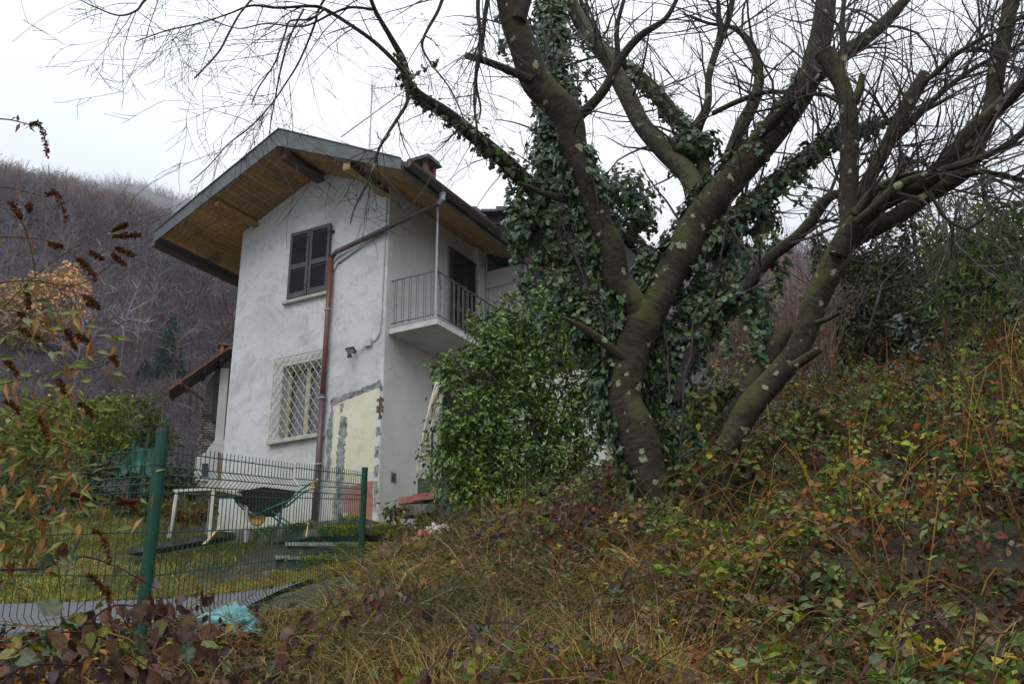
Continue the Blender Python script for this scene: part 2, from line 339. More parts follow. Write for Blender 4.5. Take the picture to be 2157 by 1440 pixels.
# bark
def bark(name, base, dark, mossy=.5, lich=.1, stretch=(9, 9, 26)):
    m, t, b, o = newmat(name); a = N(t, 'ShaderNodeAttribute', attribute_name='tc').outputs['Vector']; p = pos(t)
    g = noise(t, mapping(t, a, stretch), 1.5, 6, .65, .5)
    c = ramp(t, g, [(.32, dark), (.55, base), (.75, tuple(min(1, x*1.5) for x in base))])
    ge = N(t, 'ShaderNodeNewGeometry'); sn = N(t, 'ShaderNodeSeparateXYZ'); t.links.new(ge.outputs['Normal'], sn.inputs[0])
    mo = noise(t, p, 2.3, 7, .65); ma = N(t, 'ShaderNodeMath', operation='MULTIPLY_ADD'); t.links.new(sn.outputs[2], ma.inputs[0]); ma.inputs[1].default_value = .22; t.links.new(mo, ma.inputs[2])
    c = mix(t, c, (.085, .095, .018), ramp(t, ma.outputs[0], [(.50, (0, 0, 0)), (.68, (mossy,)*3)]))
    v = N(t, 'ShaderNodeTexVoronoi'); v.inputs['Scale'].default_value = 11; v.inputs['Randomness'].default_value = 1
    ds = N(t, 'ShaderNodeVectorMath', operation='MULTIPLY_ADD'); nn = N(t, 'ShaderNodeTexNoise'); nn.inputs['Scale'].default_value = 22; nn.inputs['Detail'].default_value = 5
    t.links.new(p, nn.inputs['Vector']); t.links.new(nn.outputs['Color'], ds.inputs[0]); ds.inputs[1].default_value = (.09, .09, .09); t.links.new(p, ds.inputs[2]); t.links.new(ds.outputs[0], v.inputs['Vector'])
    wn = N(t, 'ShaderNodeSeparateColor'); t.links.new(v.outputs['Color'], wn.inputs[0])
    sz = N(t, 'ShaderNodeMath', operation='MULTIPLY'); t.links.new(ramp(t, wn.outputs[0], [(.45, (0, 0, 0)), (.95, (1, 1, 1))]), sz.inputs[0]); sz.inputs[1].default_value = .40
    sb = N(t, 'ShaderNodeMath', operation='SUBTRACT'); t.links.new(sz.outputs[0], sb.inputs[0]); t.links.new(v.outputs['Distance'], sb.inputs[1]); ls = N(t, 'ShaderNodeMapRange'); ls.inputs[1].default_value = -.02; ls.inputs[2].default_value = .09; t.links.new(sb.outputs[0], ls.inputs[0])
    ln = N(t, 'ShaderNodeMath', operation='MULTIPLY'); t.links.new(ls.outputs[0], ln.inputs[0]); ln.inputs[1].default_value = lich
    c = mix(t, c, ramp(t, noise(t, p, 80, 3), [(.35, (.10, .12, .06)), (.6, (.36, .40, .24))]), ln.outputs[0])
    t.links.new(c, b.inputs['Base Color']); b.inputs['Roughness'].default_value = .85; b.inputs['Specular IOR Level'].default_value = .25
    bump(t, b, g, .6, .015); return m
M['bark'] = bark('cherry_bark', (.038, .030, .020), (.007, .005, .004), .5, .85)
M['bark_pale'] = bark('pale_bark', (.075, .07, .048), (.025, .022, .015), .5, .8)
M['bark_dark'] = bark('dark_bark', (.038, .030, .024), (.010, .008, .007), .65, .75)
M['twig'] = simple('twig_bark', (.038, .025, .022), .7, var=.3, scale=10, bmp=0)
M['moss'] = leafmat('moss', .9, .1, .1)

# ---------------------------------------------------------------- ground
CP = np.array([(0, 0, 0), (-4, 0, -.3), (4, 0, .2), (0, -6, -1.2), (-6, -4, -1.2), (6, -4, -.6), (-10, 2, .3),
 (0, 1.8, .65), (-2, 2.2, .75), (2, 2, .8), (4, 2.4, 1.3),
 (0, 3.3, 1.22), (-2, 3.3, 1.15), (2, 3.3, 1.35), (4, 4, 1.9),
 (-1.7, 4.7, 1.72), (-3.2, 5.2, 1.78), (-5, 5.6, 1.8), (-8, 6, 1.8), (-1.0, 5.2, 1.85), (-1.2, 6.6, 2.12), (-2.4, 6.2, 1.95), (-2.2, 8.4, 2.33), (-1.27, 8.4, 2.62), (-.5, 8.2, 2.65),
 (-3.6, 8.7, 2.36), (-6, 9.2, 2.42), (-2.8, 10.3, 2.58), (.4, 4.8, 1.75), (1.2, 7.9, 2.68), (2.5, 5.5, 2.2), (2.6, 8.5, 3.15), (4.8, 7, 3.0), (5.5, 10, 4.0), (8, 8, 3.9),
 (-3.3, 12.7, 2.62), (-2.3, 12.7, 2.66), (-2.8, 11.5, 2.55), (-2.9, 13.9, 3.05), (-1.9, 14.1, 3.1), (-4.6, 13.2, 3.1), (-6, 13, 3.35), (-9, 14, 3.9), (-5.5, 16.5, 4.05), (-1.7, 13.4, 3.5), (0, 12, 3.55), (1.5, 13, 4.1), (3.5, 12, 4.4), (6, 14, 5.2), (10, 14, 5.6),
 (-2.6, 15.2, 3.9), (-5, 17.0, 4.1), (-4.6, 15.4, 3.85), (-7, 21, 5.7), (-10, 20, 5.0), (0, 18, 4.4), (4, 20, 5.5), (-14, 24, 5.5), (12, 24, 8), (0, 28, 6), (-30, 40, 6), (30, 40, 14), (0, 50, 9)], float)
def _k(r): return np.where(r > 1e-9, r, 0)   # linear kernel, stable
_A = np.linalg.norm(CP[:, None, :2]-CP[None, :, :2], axis=-1)
_n = len(CP); _K = np.zeros((_n+3, _n+3)); _K[:_n, :_n] = _k(_A)-np.eye(_n)*.15
_K[:_n, _n] = 1; _K[:_n, _n+1:] = CP[:, :2]; _K[_n, :_n] = 1; _K[_n+1:, :_n] = CP[:, :2].T
_W = np.linalg.solve(_K, np.r_[CP[:, 2], 0, 0, 0])
def G(x, y):
    x = np.asarray(x, float); y = np.asarray(y, float); sh = x.shape; x = x.ravel(); y = y.ravel()
    r = np.hypot(x[:, None]-CP[None, :, 0], y[:, None]-CP[None, :, 1])
    return (r @ _W[:_n]+_W[_n]+_W[_n+1]*x+_W[_n+2]*y).reshape(sh)
xs = np.concatenate([np.linspace(-80, -12, 24), np.linspace(-11.7, 12, 130), np.linspace(13, 80, 24)]); ys = np.concatenate([np.linspace(-20, -1, 12), np.linspace(-.7, 22, 130), np.linspace(23, 60, 20)])
X, Y = np.meshgrid(xs, ys); Zg = G(X, Y)+(n2(X, Y, 2.2, 1)-.5)*.05+(n2(X, Y, .5, 2)-.5)*.04
mb = MB(); nx, ny = len(xs), len(ys); i = np.arange(ny-1)[:, None]*nx; j = np.arange(nx-1)[None]
mb.add(np.stack([X, Y, Zg], -1).reshape(-1, 3), np.stack([i+j, i+j+1, i+nx+j+1, i+nx+j], -1).reshape(-1, 4))
m, t, b, o = newmat('earth'); p = pos(t); c = ramp(t, noise(t, p, 3, 8, .7), [(.3, (.022, .016, .010)), (.5, (.045, .036, .018)), (.62, (.06, .06, .022)), (.75, (.09, .055, .03))])
t.links.new(c, b.inputs['Base Color']); b.inputs['Roughness'].default_value = .95; bump(t, b, noise(t, p, 25, 6), .8, .04); M['earth'] = m
mb.obj('ground', M['earth'], smooth=True, kind='structure', label='sloping earth bank')

# road: asphalt strip crossing behind the fence
mb = MB(); K = 60
for k in range(K):
    x = -16+k*(14.2/(K-1)); yn = 5.75+.02*(x+3)**1*-1.4 if x < -2 else 5.75; yf = 8.9 if x < -3 else 8.9+.35*(x+3)
    yn = 6.15 if x > -6 else 6.15+(-6-x)*.05
    for q in range(9):
        y = yn+(yf-yn)*(min(max(q-1, 0), 6)/6.)+(-.03 if q == 0 else .03 if q == 8 else 0); mb_z = float(G(x, y))+(.05 if 0 < q < 8 else -.06)
        mb.v.append(np.array([[x, y, mb_z]])); mb.c.append(np.ones((1, 3))); mb.t.append(np.zeros((1, 3))); mb.n += 1
i = np.arange(K-1)[:, None]*9; j = np.arange(8)[None]
mb.f.append(np.stack([i+j, i+9+j, i+9+j+1, i+j+1], -1).reshape(-1, 4)[:, ::-1])
mb.obj('road', M['asphalt'], smooth=True, kind='structure', label='narrow wet asphalt lane behind the green fence')

# ---------------------------------------------------------------- far hill
def hill_ctrl():
    pts = [(-500, 300), (0, 352), (60, 372), (140, 372), (200, 388), (260, 385), (330, 405), (420, 428), (560, 450), (900, 500), (1200, 520), (1400, 532), (1600, 536), (1700, 522), (1850, 560), (2157, 640), (2700, 760)]
    az, rr = [], []
    for px, py in pts:
        r = ray(px, py); az.append(math.atan2(r[0], r[1])); rr.append(r[2])
    return np.array(az), np.array(rr)
HA, HR = hill_ctrl(); RC = 380.
def hillz(r, a):
    cr_ = np.interp(a, HA, HR)*RC-4.; s_ = np.clip((r-35)/(RC-35), 0, 1.3)
    z = 5.5+(cr_-6)*(s_**1.05)
    z = z+(n2(r*np.sin(a), r*np.cos(a), .02, 5)-.5)*22*np.clip(s_*3, 0, 1)*np.clip((1.-s_)*5, 0, 1)
    return np.where(s_ > 1, z-(s_-1)*140, z)
A_ = np.linspace(-1.0, 1.0, 120); R_ = np.concatenate([np.linspace(35, 150, 24), np.linspace(156, 495, 46)]); AA, RR = np.meshgrid(A_, R_)
mb = MB(); i = np.arange(len(R_)-1)[:, None]*len(A_); j = np.arange(len(A_)-1)[None]
mb.add(np.stack([RR*np.sin(AA), RR*np.cos(AA), hillz(RR, AA)], -1).reshape(-1, 3), np.stack([i+j, i+j+1, i+len(A_)+j+1, i+len(A_)+j], -1).reshape(-1, 4))
m, t, b, o = newmat('hill_floor'); c = ramp(t, noise(t, pos(t), .03, 8, .7), [(.35, (.035, .028, .034)), (.55, (.05, .038, .04)), (.7, (.07, .045, .035))])
t.links.new(c, b.inputs['Base Color']); b.inputs['Roughness'].default_value = 1; b.inputs['Specular IOR Level'].default_value = .05
mb.obj('hillside', m, smooth=True, kind='structure', label='steep wooded hillside in winter')
# bare wood on the hill (stuff)
def bare_tmpl(nt_, seed):
    r = np.random.default_rng(seed); V = []; Fc = []
    def sliver(a, b_, w):
        d = b_-a; s_ = norm(np.cross(d, r.standard_normal(3)))*w; k = len(V); V.extend([a-s_, a+s_, b_]); Fc.append((k, k+1, k+2))
    sliver(np.zeros(3), np.array([0, 0, .8]), .012); sliver(np.zeros(3), np.array([.02, 0, .7]), .012)
    for q in range(nt_):
        a0 = np.array([0, 0, r.uniform(.25, .65)]); dd = norm(r.standard_normal(3)*np.array([1, 1, .5])+np.array([0, 0, .75]))
        e = a0+dd*r.uniform(.22, .42); sliver(a0, e, .006)
        for w_ in range(5):
            s0 = a0+(e-a0)*r.uniform(.3, 1); d2 = norm(dd+r.standard_normal(3)*.55+np.array([0, 0, .2])); sliver(s0, s0+d2*r.uniform(.08, .2), .0045)
    return np.array(V), Fc
mb = MB(); tm = [bare_tmpl(11, k) for k in range(4)]
EXC = [(-.498, 100), (-.478, 100), (-.52, 100), (-.385, 96), (-.33, 96)]
def plant_wood(n, a0, a1, r0, r1, hs, pw=.62, exc=True):
    r = r0+(r1-r0)*rng.random(n)**pw; a = rng.uniform(a0, a1, n)
    P = np.stack([r*np.sin(a), r*np.cos(a), hillz(r, a)-.4], -1)
    cc = n2(P[:, 0], P[:, 1], .03, 9); rn = rng.random(n)
    for a_, r_ in (EXC if exc else []):
        ok = ~((np.abs(a-a_) < .036) & (r < r_+4)); P, r, a, cc, rn = P[ok], r[ok], a[ok], cc[ok], rn[ok]
    n = len(P)
    base = np.where((rn < .12)[:, None], np.array([.15, .10, .085]), np.where((rn < .3)[:, None], np.array([.15, .14, .16]), np.array([.10, .077, .084])))
    base = np.where(((cc > .56) & (rn > .4))[:, None], np.array([.19, .105, .065]), base); base = base*(.55+.9*n2(P[:, 0], P[:, 1], .045, 14))[:, None]
    C_ = base*rng.uniform(.5, 1.7, (n, 1)); H_ = hs*rng.uniform(.5, 1.5, n)
    for k in range(4):
        s_ = np.arange(n) % 4 == k; th = rng.uniform(0, 6.28, s_.sum())
        mb.leaves(tm[k], P[s_], np.tile([0, 0, 1.], (s_.sum(), 1)), np.stack([np.cos(th), np.sin(th), 0*th], -1), H_[s_], C_[s_])
plant_wood(5600, -.56, -.20, 45, 392, 7.5); plant_wood(350, -.42, -.24, 37, 75, 4.5, 1); plant_wood(900, -.56, -.26, 40, 100, 2.2, 1, False)
plant_wood(900, .10, .34, 140, 390, 8)
mb.obj('bare_woods', M['far'], kind='stuff', label='leafless purple brown wood covering the hillside')

def conifer(name, base, h, w, col, label, n=1400, group=None, larch=False, drop=.15):
    e = empty(name, base, label, 'tree', group)
    t_ = MB(); t_.tube([base, base+[0, 0, h*.95]], [h*.016, h*.003], 6); t_.obj('trunk', M['twig'], e)
    c_ = MB(); hh = 1-rng.random(n)**.6*.93 if False else rng.random(n)
    hh = 1-np.sqrt(rng.random(n)); th = rng.uniform(0, 6.28, n); tier = (hh*16) % 1
    rad = w*(1-hh)**.85*rng.uniform(.35, 1, n)*(1-.35*tier)
    if larch: rad = w*np.sin(np.clip(hh*2.6+.45, 0, pi))*rng.uniform(.1, 1, n)
    P = base+np.stack([rad*np.cos(th), rad*np.sin(th), h*(.07+.93*hh)-rad*drop], -1)
    D = np.stack([np.cos(th), np.sin(th), -.35+rng.standard_normal(n)*.3], -1)+rng.standard_normal((n, 3))*.3
    cc = np.array(col)*rng.uniform(.55, 1.5, (n, 1)); tv = np.array([[-.12, 0, 0], [.12, 0, 0], [.2, .5, .03], [0, 1, -.1], [-.2, .5, .03]])
    c_.leaves((tv, [(0, 1, 2, 3, 4)]), P, np.stack([0*th, 0*th-.5, 1+0*th], -1)+rng.standard_normal((n, 3))*.6, D, w*rng.uniform(.12, .26, n), cc)
    c_.obj('crown', M['far'], e, kind='stuff'); return e
def hill_at(px, py, r0=60, r1=380):
    rr = ray(px, py); a = math.atan2(rr[0], rr[1]); R1 = np.linspace(r0, r1, 1500); z = hillz(R1, np.full(1500, a)); k = np.argmax(z-(1.6+rr[2]*R1) > 0)
    return np.array([R1[k]*math.sin(a), R1[k]*math.cos(a), z[k]])
for (px, py, hpx, wpx, cl, lb, gr, la) in [
    (60, 742, 190, 62, (.50, .32, .15), 'tan larch furthest left on the misty hillside', 'golden larches on the hillside', True),
    (118, 745, 215, 66, (.55, .34, .15), 'tallest tan larch above the yellow leaved shrub', 'golden larches on the hillside', True),
    (10, 722, 150, 50, (.44, .29, .15), 'tan larch cut by the left edge of the picture', 'golden larches on the hillside', True),
    (490, 770, 120, 35, (.32, .18, .10), 'rust brown larch beside the white house corner', 'golden larches on the hillside', True),
    (352, 800, 155, 42, (.03, .075, .045), 'dark green spruce alone among bare trees left of the house', None, False),
    (300, 830, 75, 34, (.035, .055, .045), 'smaller dull green spruce below the tall dark spruce', None, False)]:
    q = hill_at(px, py); s_ = slant(q)/F; conifer('larch_tree' if la else 'spruce_tree', q, hpx*s_, wpx*s_, cl, lb, 3600, gr, la)

# ---------------------------------------------------------------- leaf templates
def ovate(w=.32, cup=.08, seg=2):
    return (np.array([[0, 0, 0], [w, .35, cup], [w*.75, .7, cup*.6], [0, 1, -.06], [-w*.75, .7, cup*.6], [-w, .35, cup], [0, .5, -.02]]),
            [(0, 1, 6), (1, 2, 6), (2, 3, 6), (3, 4, 6), (4, 5, 6), (5, 0, 6)])
def diamond(w=.3): return (np.array([[0, 0, 0], [w, .45, .06], [0, 1, -.05], [-w, .45, .06]]), [(0, 1, 2), (0, 2, 3)])
LANCE = (np.array([[0, 0, 0], [.13, .4, .03], [0, 1, -.12], [-.13, .4, .03]]), [(0, 1, 2), (0, 2, 3)])
IVY = (np.array([[0, .08, 0], [.42, -.12, -.06], [.48, .22, .03], [.25, .38, .02], [.38, .68, -.02], [.14, .66, .02], [0, 1.02, -.06], [-.14, .66, .02], [-.38, .68, -.02], [-.25, .38, .02], [-.48, .22, .03], [-.42, -.12, -.06], [0, .4, -.05]]),
       [(0, 1, 2, 12), (12, 2, 3), (12, 3, 4, 5), (12, 5, 6), (12, 6, 7), (12, 7, 8, 9), (12, 9, 10), (12, 10, 11, 0)])
IVY2 = (np.array([[0, .05, 0], [.46, -.02, -.05], [.22, .36, .03], [.36, .66, -.02], [0, 1.0, -.06], [-.36, .66, -.02], [-.22, .36, .03], [-.46, -.02, -.05]]), [(0, 1, 2), (0, 2, 6), (0, 6, 7), (2, 3, 4), (2, 4, 6), (6, 4, 5)])
OV = ovate(); DI = diamond()
def pal(n, cols, wts, var=.3):
    cols = np.array(cols, float)*SAT; k = rng.choice(len(cols), n, p=np.array(wts)/sum(wts)); return cols[k]*rng.uniform(1-var, 1+var, (n, 1))
SAT = np.array([1.22, 1.16, .74])
def rnd(n): return rng.standard_normal((n, 3))

def blob_leaves(mb, blobs, per, size, cols, wts, tmpl=DI, up=.5, shell=.55, down=.2, var=.35, lump=.25):
    """leaves in the outer shell of each uneven ellipsoid; blobs: (centre, radii)"""
    for c, r in blobs:
        c = np.asarray(c, float); r = np.asarray(r, float); n = int(per/17.*48*(r[0]*r[1]*r[2])**(2/3.)/size**2)
        if n < 5: n = 5
        d = norm(rnd(n)); rad = shell+(1-shell)*rng.random(n)**.7
        q = vnoise(d*2+c, 1.7); rad = rad*(1-lump+lump*2.2*q)
        P = c+d*r*rad[:, None]
        cl = vnoise(P, 3.3)*.6+vnoise(P, 7.1)*.4; keep = cl > .36; P = P[keep]; d = d[keep]; n = len(P)
        Nn = d+np.array([0, 0, up])+rnd(n)*.55; Dd = d*.6+np.array([0, 0, -down])+rnd(n)*.7
        mb.leaves(tmpl, P, Nn, Dd, size*rng.uniform(.5, 1.5, n), pal(n, cols, wts, var))
def stems(mb, base, tips, r0=.02, r1=.004, n=5, wob=.12, K=6, col=None):
    base = np.broadcast_to(np.asarray(base, float), (len(tips), 3)); tips = np.asarray(tips, float)
    u = np.linspace(0, 1, K)[None, :, None]; P = base[:, None]*(1-u)+tips[:, None]*u
    L = np.linalg.norm(tips-base, axis=1)[:, None, None]
    P = P+rng.standard_normal(P.shape)*L*wob*.35*np.sin(u*pi)+np.array([0, 0, 1.])*L*wob*np.sin(u*pi)
    mb.tubes(P, np.broadcast_to(np.linspace(r0, r1, K)[None], (len(tips), K)), n, col)

# ================================================================ HOUSE
def zs(u): return 6.6-.46*(1.62-u) if u < 1.62 else 6.6-.41*(u-1.62)
house = empty('white_house', C0, 'narrow two storey white house with wooden eaves and closed grey shutters', 'house')
def hprism(mb, uz, w0, w1, col=(1, 1, 1)):
    n = len(uz); V = [hp(u, w0, z) for u, z in uz]+[hp(u, w1, z) for u, z in uz]
    Fs = [tuple(range(n)), tuple(range(2*n-1, n-1, -1))]+[(i, i+n, (i+1) % n+n, (i+1) % n) for i in range(n)]
    mb.add(V, [f[::-1] for f in Fs], col)
W0, W1, Z0, Z1 = 1.30, 2.22, 1.50, 2.86
mb = MB()
for a in ((.004, 3.5, 0, .32, -.9, Z0), (.004, W0, 0, .32, Z0, Z1), (W1, 3.5, 0, .32, Z0, Z1), (.004, 3.5, 0, .32, Z1, 5.80)): mb.hbox(*a)
hprism(mb, [(.004, 5.80), (3.5, 5.80), (3.5, zs(3.5)+.03), (1.62, 6.63), (.004, zs(0)+.03)], 0, .32)
mb.obj('gable_wall', M['plaster'], house, label='front gable wall, grey white stained plaster')
mb = MB(); mb.hbox(0, .3, .004, 5.4, -.9, 5.84); mb.obj('side_wall', M['plaster_side'], house)
mb = MB(); mb.hbox(3.2, 3.496, .322, 5.4, -.9, 5.84); mb.obj('rear_wall', M['plaster_side'], house)
mb = MB(); mb.hbox(.302, 3.19, 5.1, 5.4, -.9, 5.84); mb.obj('back_wall', M['plaster_side'], house)
# small wing wall closing the balcony, and lower white annex wall
mb = MB(); mb.hbox(-.96, -.003, 3.2, 3.38, -.9, 5.40); mb.obj('wing_wall', M['plaster_side'], house)
mb = MB(); mb.hbox(-.12, -.003, 2.86, 3.19, 3.22, 5.82); mb.obj('pilaster', M['plaster_side'], house)
# roof deck
roofp = MB()
hprism(roofp, [(-1.08, zs(-1.08)+.03), (-1.08, zs(-1.08)+.17), (1.62, 6.80), (1.62, 6.63)], -1.19, 3.16)
hprism(roofp, [(1.62, 6.63), (1.62, 6.80), (4.52, zs(4.52)+.17), (4.52, zs(4.52)+.03)], -1.19, 3.16)
hprism(roofp, [(-.9, zs(-.9)+.03), (-.9, zs(-.9)+.17), (1.62, 6.80), (1.62, 6.63)], 3.16, 5.7)
hprism(roofp, [(1.62, 6.63), (1.62, 6.80), (4.52, zs(4.52)+.17), (4.52, zs(4.52)+.03)], 3.16, 5.7)
roof = roofp.obj('roof', M['deck'], house)
# planks of the wooden eaves: boards run along the ridge
def planks(u0, u1, slope_sign):
    s0 = np.array([u0, zs(u0)]); s1 = np.array([u1, zs(u1)]); L = np.hypot(*(s1-s0)); n = int(L/.1); d = (s1-s0)/L
    D = d[0]*uL+d[1]*ZZ; Nn = norm(np.cross(D, wR)); Nn = Nn if Nn[2] > 0 else -Nn
    meshes = []
    for k in range(n):
        w0, w1 = -1.17, 3.18
        if not meshes:
            q = MB(); q.box((0, 0, 0), (w1-w0, 0, 0), (0, .094, 0), (0, 0, .02)); q2 = q.mesh('plank', M['planks']); meshes.append(q2)
        c = s0+d*(k*.1+.003); o_ = C0+c[0]*uL+c[1]*ZZ+w0*wR+Nn*rng.uniform(-.002, .002)
        place('plank', meshes[0], house, frame(o_, wR, D, Nn))
planks(1.64, 4.5, 1); planks(1.60, -1.06, -1)
# beams under the eaves
mb = MB(); mb.hbox(1.54, 1.70, -1.04, 0, 6.40, 6.60); mb.obj('ridge_beam', M['beam'], house, label='dark red ridge beam')
mb = MB(); mb.hbox(.02, .16, -1.12, 0, zs(.02)-.14, zs(.02)-.012); mb.obj('purlin', M['beam'], house)
mb = MB(); mb.hbox(.016, .164, -1.13, -1.121, zs(.02)-.144, zs(.02)-.012); mb.hbox(.016, .164, -1.12, -.003, zs(.02)-.165, zs(.02)-.141); mb.obj('beam_board', M['rawwood'], house)
mb = MB(); mb.hbox(3.10, 3.22, -1.06, 0, zs(3.22)-.10, zs(3.22)-.012); mb.obj('purlin', M['planks'], house)
# sheet metal fascia on the front edge: two slopes, with drip edge, in lapped sheets
def fascia(u0, z0, u1, z1, h0, h1, n):
    for k in range(n):
        a, b_ = k/n, (k+1)/n-.002; q = MB(); w = -1.21-(.004 if k % 2 else 0)
        ua, ub = u0+(u1-u0)*a, u0+(u1-u0)*b_; za, zb = z0+(z1-z0)*a, z0+(z1-z0)*b_; ha, hb = h0+(h1-h0)*a, h0+(h1-h0)*b_
        hprism(q, [(ua, za-.03), (ua, za+ha), (ub, zb+hb), (ub, zb-.03)], w, w+.018)
        hprism(q, [(ua, za+ha-.02), (ua, za+ha), (ub, zb+hb), (ub, zb+hb-.02)], w-.02, w)
        q.obj('fascia', M['fascia'], house)
fascia(1.62, 6.60, 4.56, zs(4.56), .33, .21, 3); fascia(1.62-.001, 6.60, -1.1, zs(-1.1), .33, .19, 2)
mb = MB(); hprism(mb, [(-1.10, zs(-1.1)-.035), (-1.10, zs(-1.1)+.15), (-1.082, zs(-1.1)+.15), (-1.082, zs(-1.1)-.035)], -1.18, 3.16); mb.obj('eave_board', M['concrete'], house)
mb = MB(); hprism(mb, [(4.525, zs(4.54)-.03), (4.525, zs(4.54)+.15), (4.543, zs(4.54)+.15), (4.543, zs(4.54)-.03)], -1.18, 5.0); mb.obj('eave_board', M['gutter'], house)
# half-round gutters
def gutter(u, w0, w1, z, r, mat, parent, name='gutter'):
    q = MB(); n = 12; A = np.linspace(pi, 2*pi, n)
    O_ = []; 
    for w in (w0, w1):
        O_ += [hp(u+r*math.cos(a), w, z+r*math.sin(a)) for a in A]+[hp(u+(r-.006)*math.cos(a), w, z+(r-.006)*math.sin(a)) for a in A[::-1]]
    m_ = 2*n; Fs = [(i, (i+1) % m_, (i+1) % m_+m_, i+m_) for i in range(m_)]
    for e in (0, m_): Fs += [tuple(e+i for i in range(n)) if e == 0 else tuple(e+i for i in range(n))[::-1]]
    q.add(O_, Fs)
    for s_ in (-1, 1): q.tube([hp(u+s_*(r+.002), w0, z), hp(u+s_*(r+.002), w1, z)], .010, 6)
    o_ = q.obj(name, mat, parent); 
    k = w0+.3
    while k < w1: 
        q = MB(); q.tube([hp(u+(r+.006)*math.cos(a), k, z+(r+.006)*math.sin(a)) for a in np.linspace(pi, 2*pi, 8)], .007, 4); q.obj('bracket', mat, o_); k += .75
    return o_
gut = gutter(-1.19, -1.16, 2.95, zs(-1.1)+.10, .085, M['gutter'], house)
gutter(4.64, -1.16, 5.0, zs(4.5)-.02, .08, M['gutter'], house)
# rain pipe: outlet, long diagonal, then down the gable wall
zg = zs(-1.1)+.10
mb = MB(); mb.tube([hp(-1.19, -.12, zg-.07), hp(-1.19, -.12, zg-.2), hp(-1.12, -.12, zg-.27)], [.06, .05, .045], 10); mb.obj('outlet', M['steel'], house)
P_ = [hp(-1.12, -.12, zg-.25), hp(-.95, -.13, zg-.30), hp(1.08, -.10, 4.80), hp(1.19, -.09, 4.70)]
mb = MB(); mb.tube(P_, .045, 12); mb.obj('diagonal_pipe', M['pipe_dark'], house, smooth=True)
mb = MB(); mb.tube([hp(1.19, -.09, 4.72), hp(1.195, -.09, 3.4), hp(1.205, -.09, 2.12)], .047, 12); dp = mb.obj('downpipe', M['pipe'], house, smooth=True)
mb = MB(); mb.tube([hp(1.205, -.09, 2.14), hp(1.21, -.09, 1.0), hp(1.225, -.09, -.15)], .052, 12); mb.tube([hp(1.205, -.09, 2.16), hp(1.205, -.09, 2.08)], .058, 12); mb.obj('downpipe', M['pipe_dark'], house, smooth=True, label='lower darker length of rain pipe')
for z in (3.72, 2.1, .95):
    q = MB(); q.tube([hp(1.2, -.09, z-.012), hp(1.2, -.09, z+.012)], .062, 12); q.tube([hp(1.2, -.09, z), hp(1.2, 0, z)], .008, 5); q.obj('clamp', M['steel'], house)
# thin tube in plaster colour below the diagonal pipe and cable near the corner
mb = MB(); mb.tube([hp(.02, -.03, 5.05), hp(1.1, -.03, 4.62), hp(1.16, -.03, 4.52)], .025, 8); mb.obj('thin_tube', M['plaster'], house)
mb = MB(); mb.tube([hp(.05, -.02, 5.7), hp(.06, -.02, 4.6), hp(.075, -.02, 3.35), hp(.1, -.02, 3.1), hp(.17, -.02, 2.99), hp(.24, -.03, 2.97)], .012, 6); mb.obj('cable', M['grey_plastic'], house)
mb = MB(); mb.hbox(.25, .38, -.06, 0, 2.9, 3.02); mb.tube([hp(.38, -.03, 2.93), hp(.46, -.03, 2.85), hp(.52, -.05, 2.84)], .008, 5); mb.obj('junction_box', M['grey_plastic'], house)
# lower window: reveal, frame, panes, curtain, sill
mb = MB()
fw_, fo = .17, .055
for a in ((W0, W1, fw_, fw_+.06, Z0, Z0+fo), (W0, W1, fw_, fw_+.06, Z1-fo, Z1), (W0, W0+fo, fw_, fw_+.06, Z0+fo, Z1-fo), (W1-fo, W1, fw_, fw_+.06, Z0+fo, Z1-fo), ((W0+W1)/2-.045, (W0+W1)/2+.045, fw_-.008, fw_+.06, Z0+fo, Z1-fo)): mb.hbox(*a)
win = mb.obj('window', M['creampaint'], house, label='ground floor window in a cream frame')
for a in ((W0+fo, (W0+W1)/2-.045), ((W0+W1)/2+.045, W1-fo)):
    q = MB(); q.hbox(a[0], a[1], fw_+.03, fw_+.036, Z0+fo, Z1-fo); q.obj('pane', M['glass'], win)
q = MB(); nn_ = 60
us = np.linspace(W0+.04, W1-.04, nn_); V = []
for z in (Z0, Z1): V += [hp(u, .28+.012*math.sin(k*1.3)+.008*math.sin(k*.5), z) for k, u in enumerate(us)]
q.add(V, [(i, i+1, i+1+nn_, i+nn_) for i in range(nn_-1)]); q.obj('curtain', M['curtain'], win)
q = MB(); q.hbox(W0+.06, W0+.3, .262, .264, Z0+.08, Z0+.28); q.obj('curtain_print', M['pink'], win)
mb = MB(); mb.hbox(W0-.14, W1+.18, -.10, .16, Z0-.065, Z0-.002); mb.obj('sill', M['sill'], win)
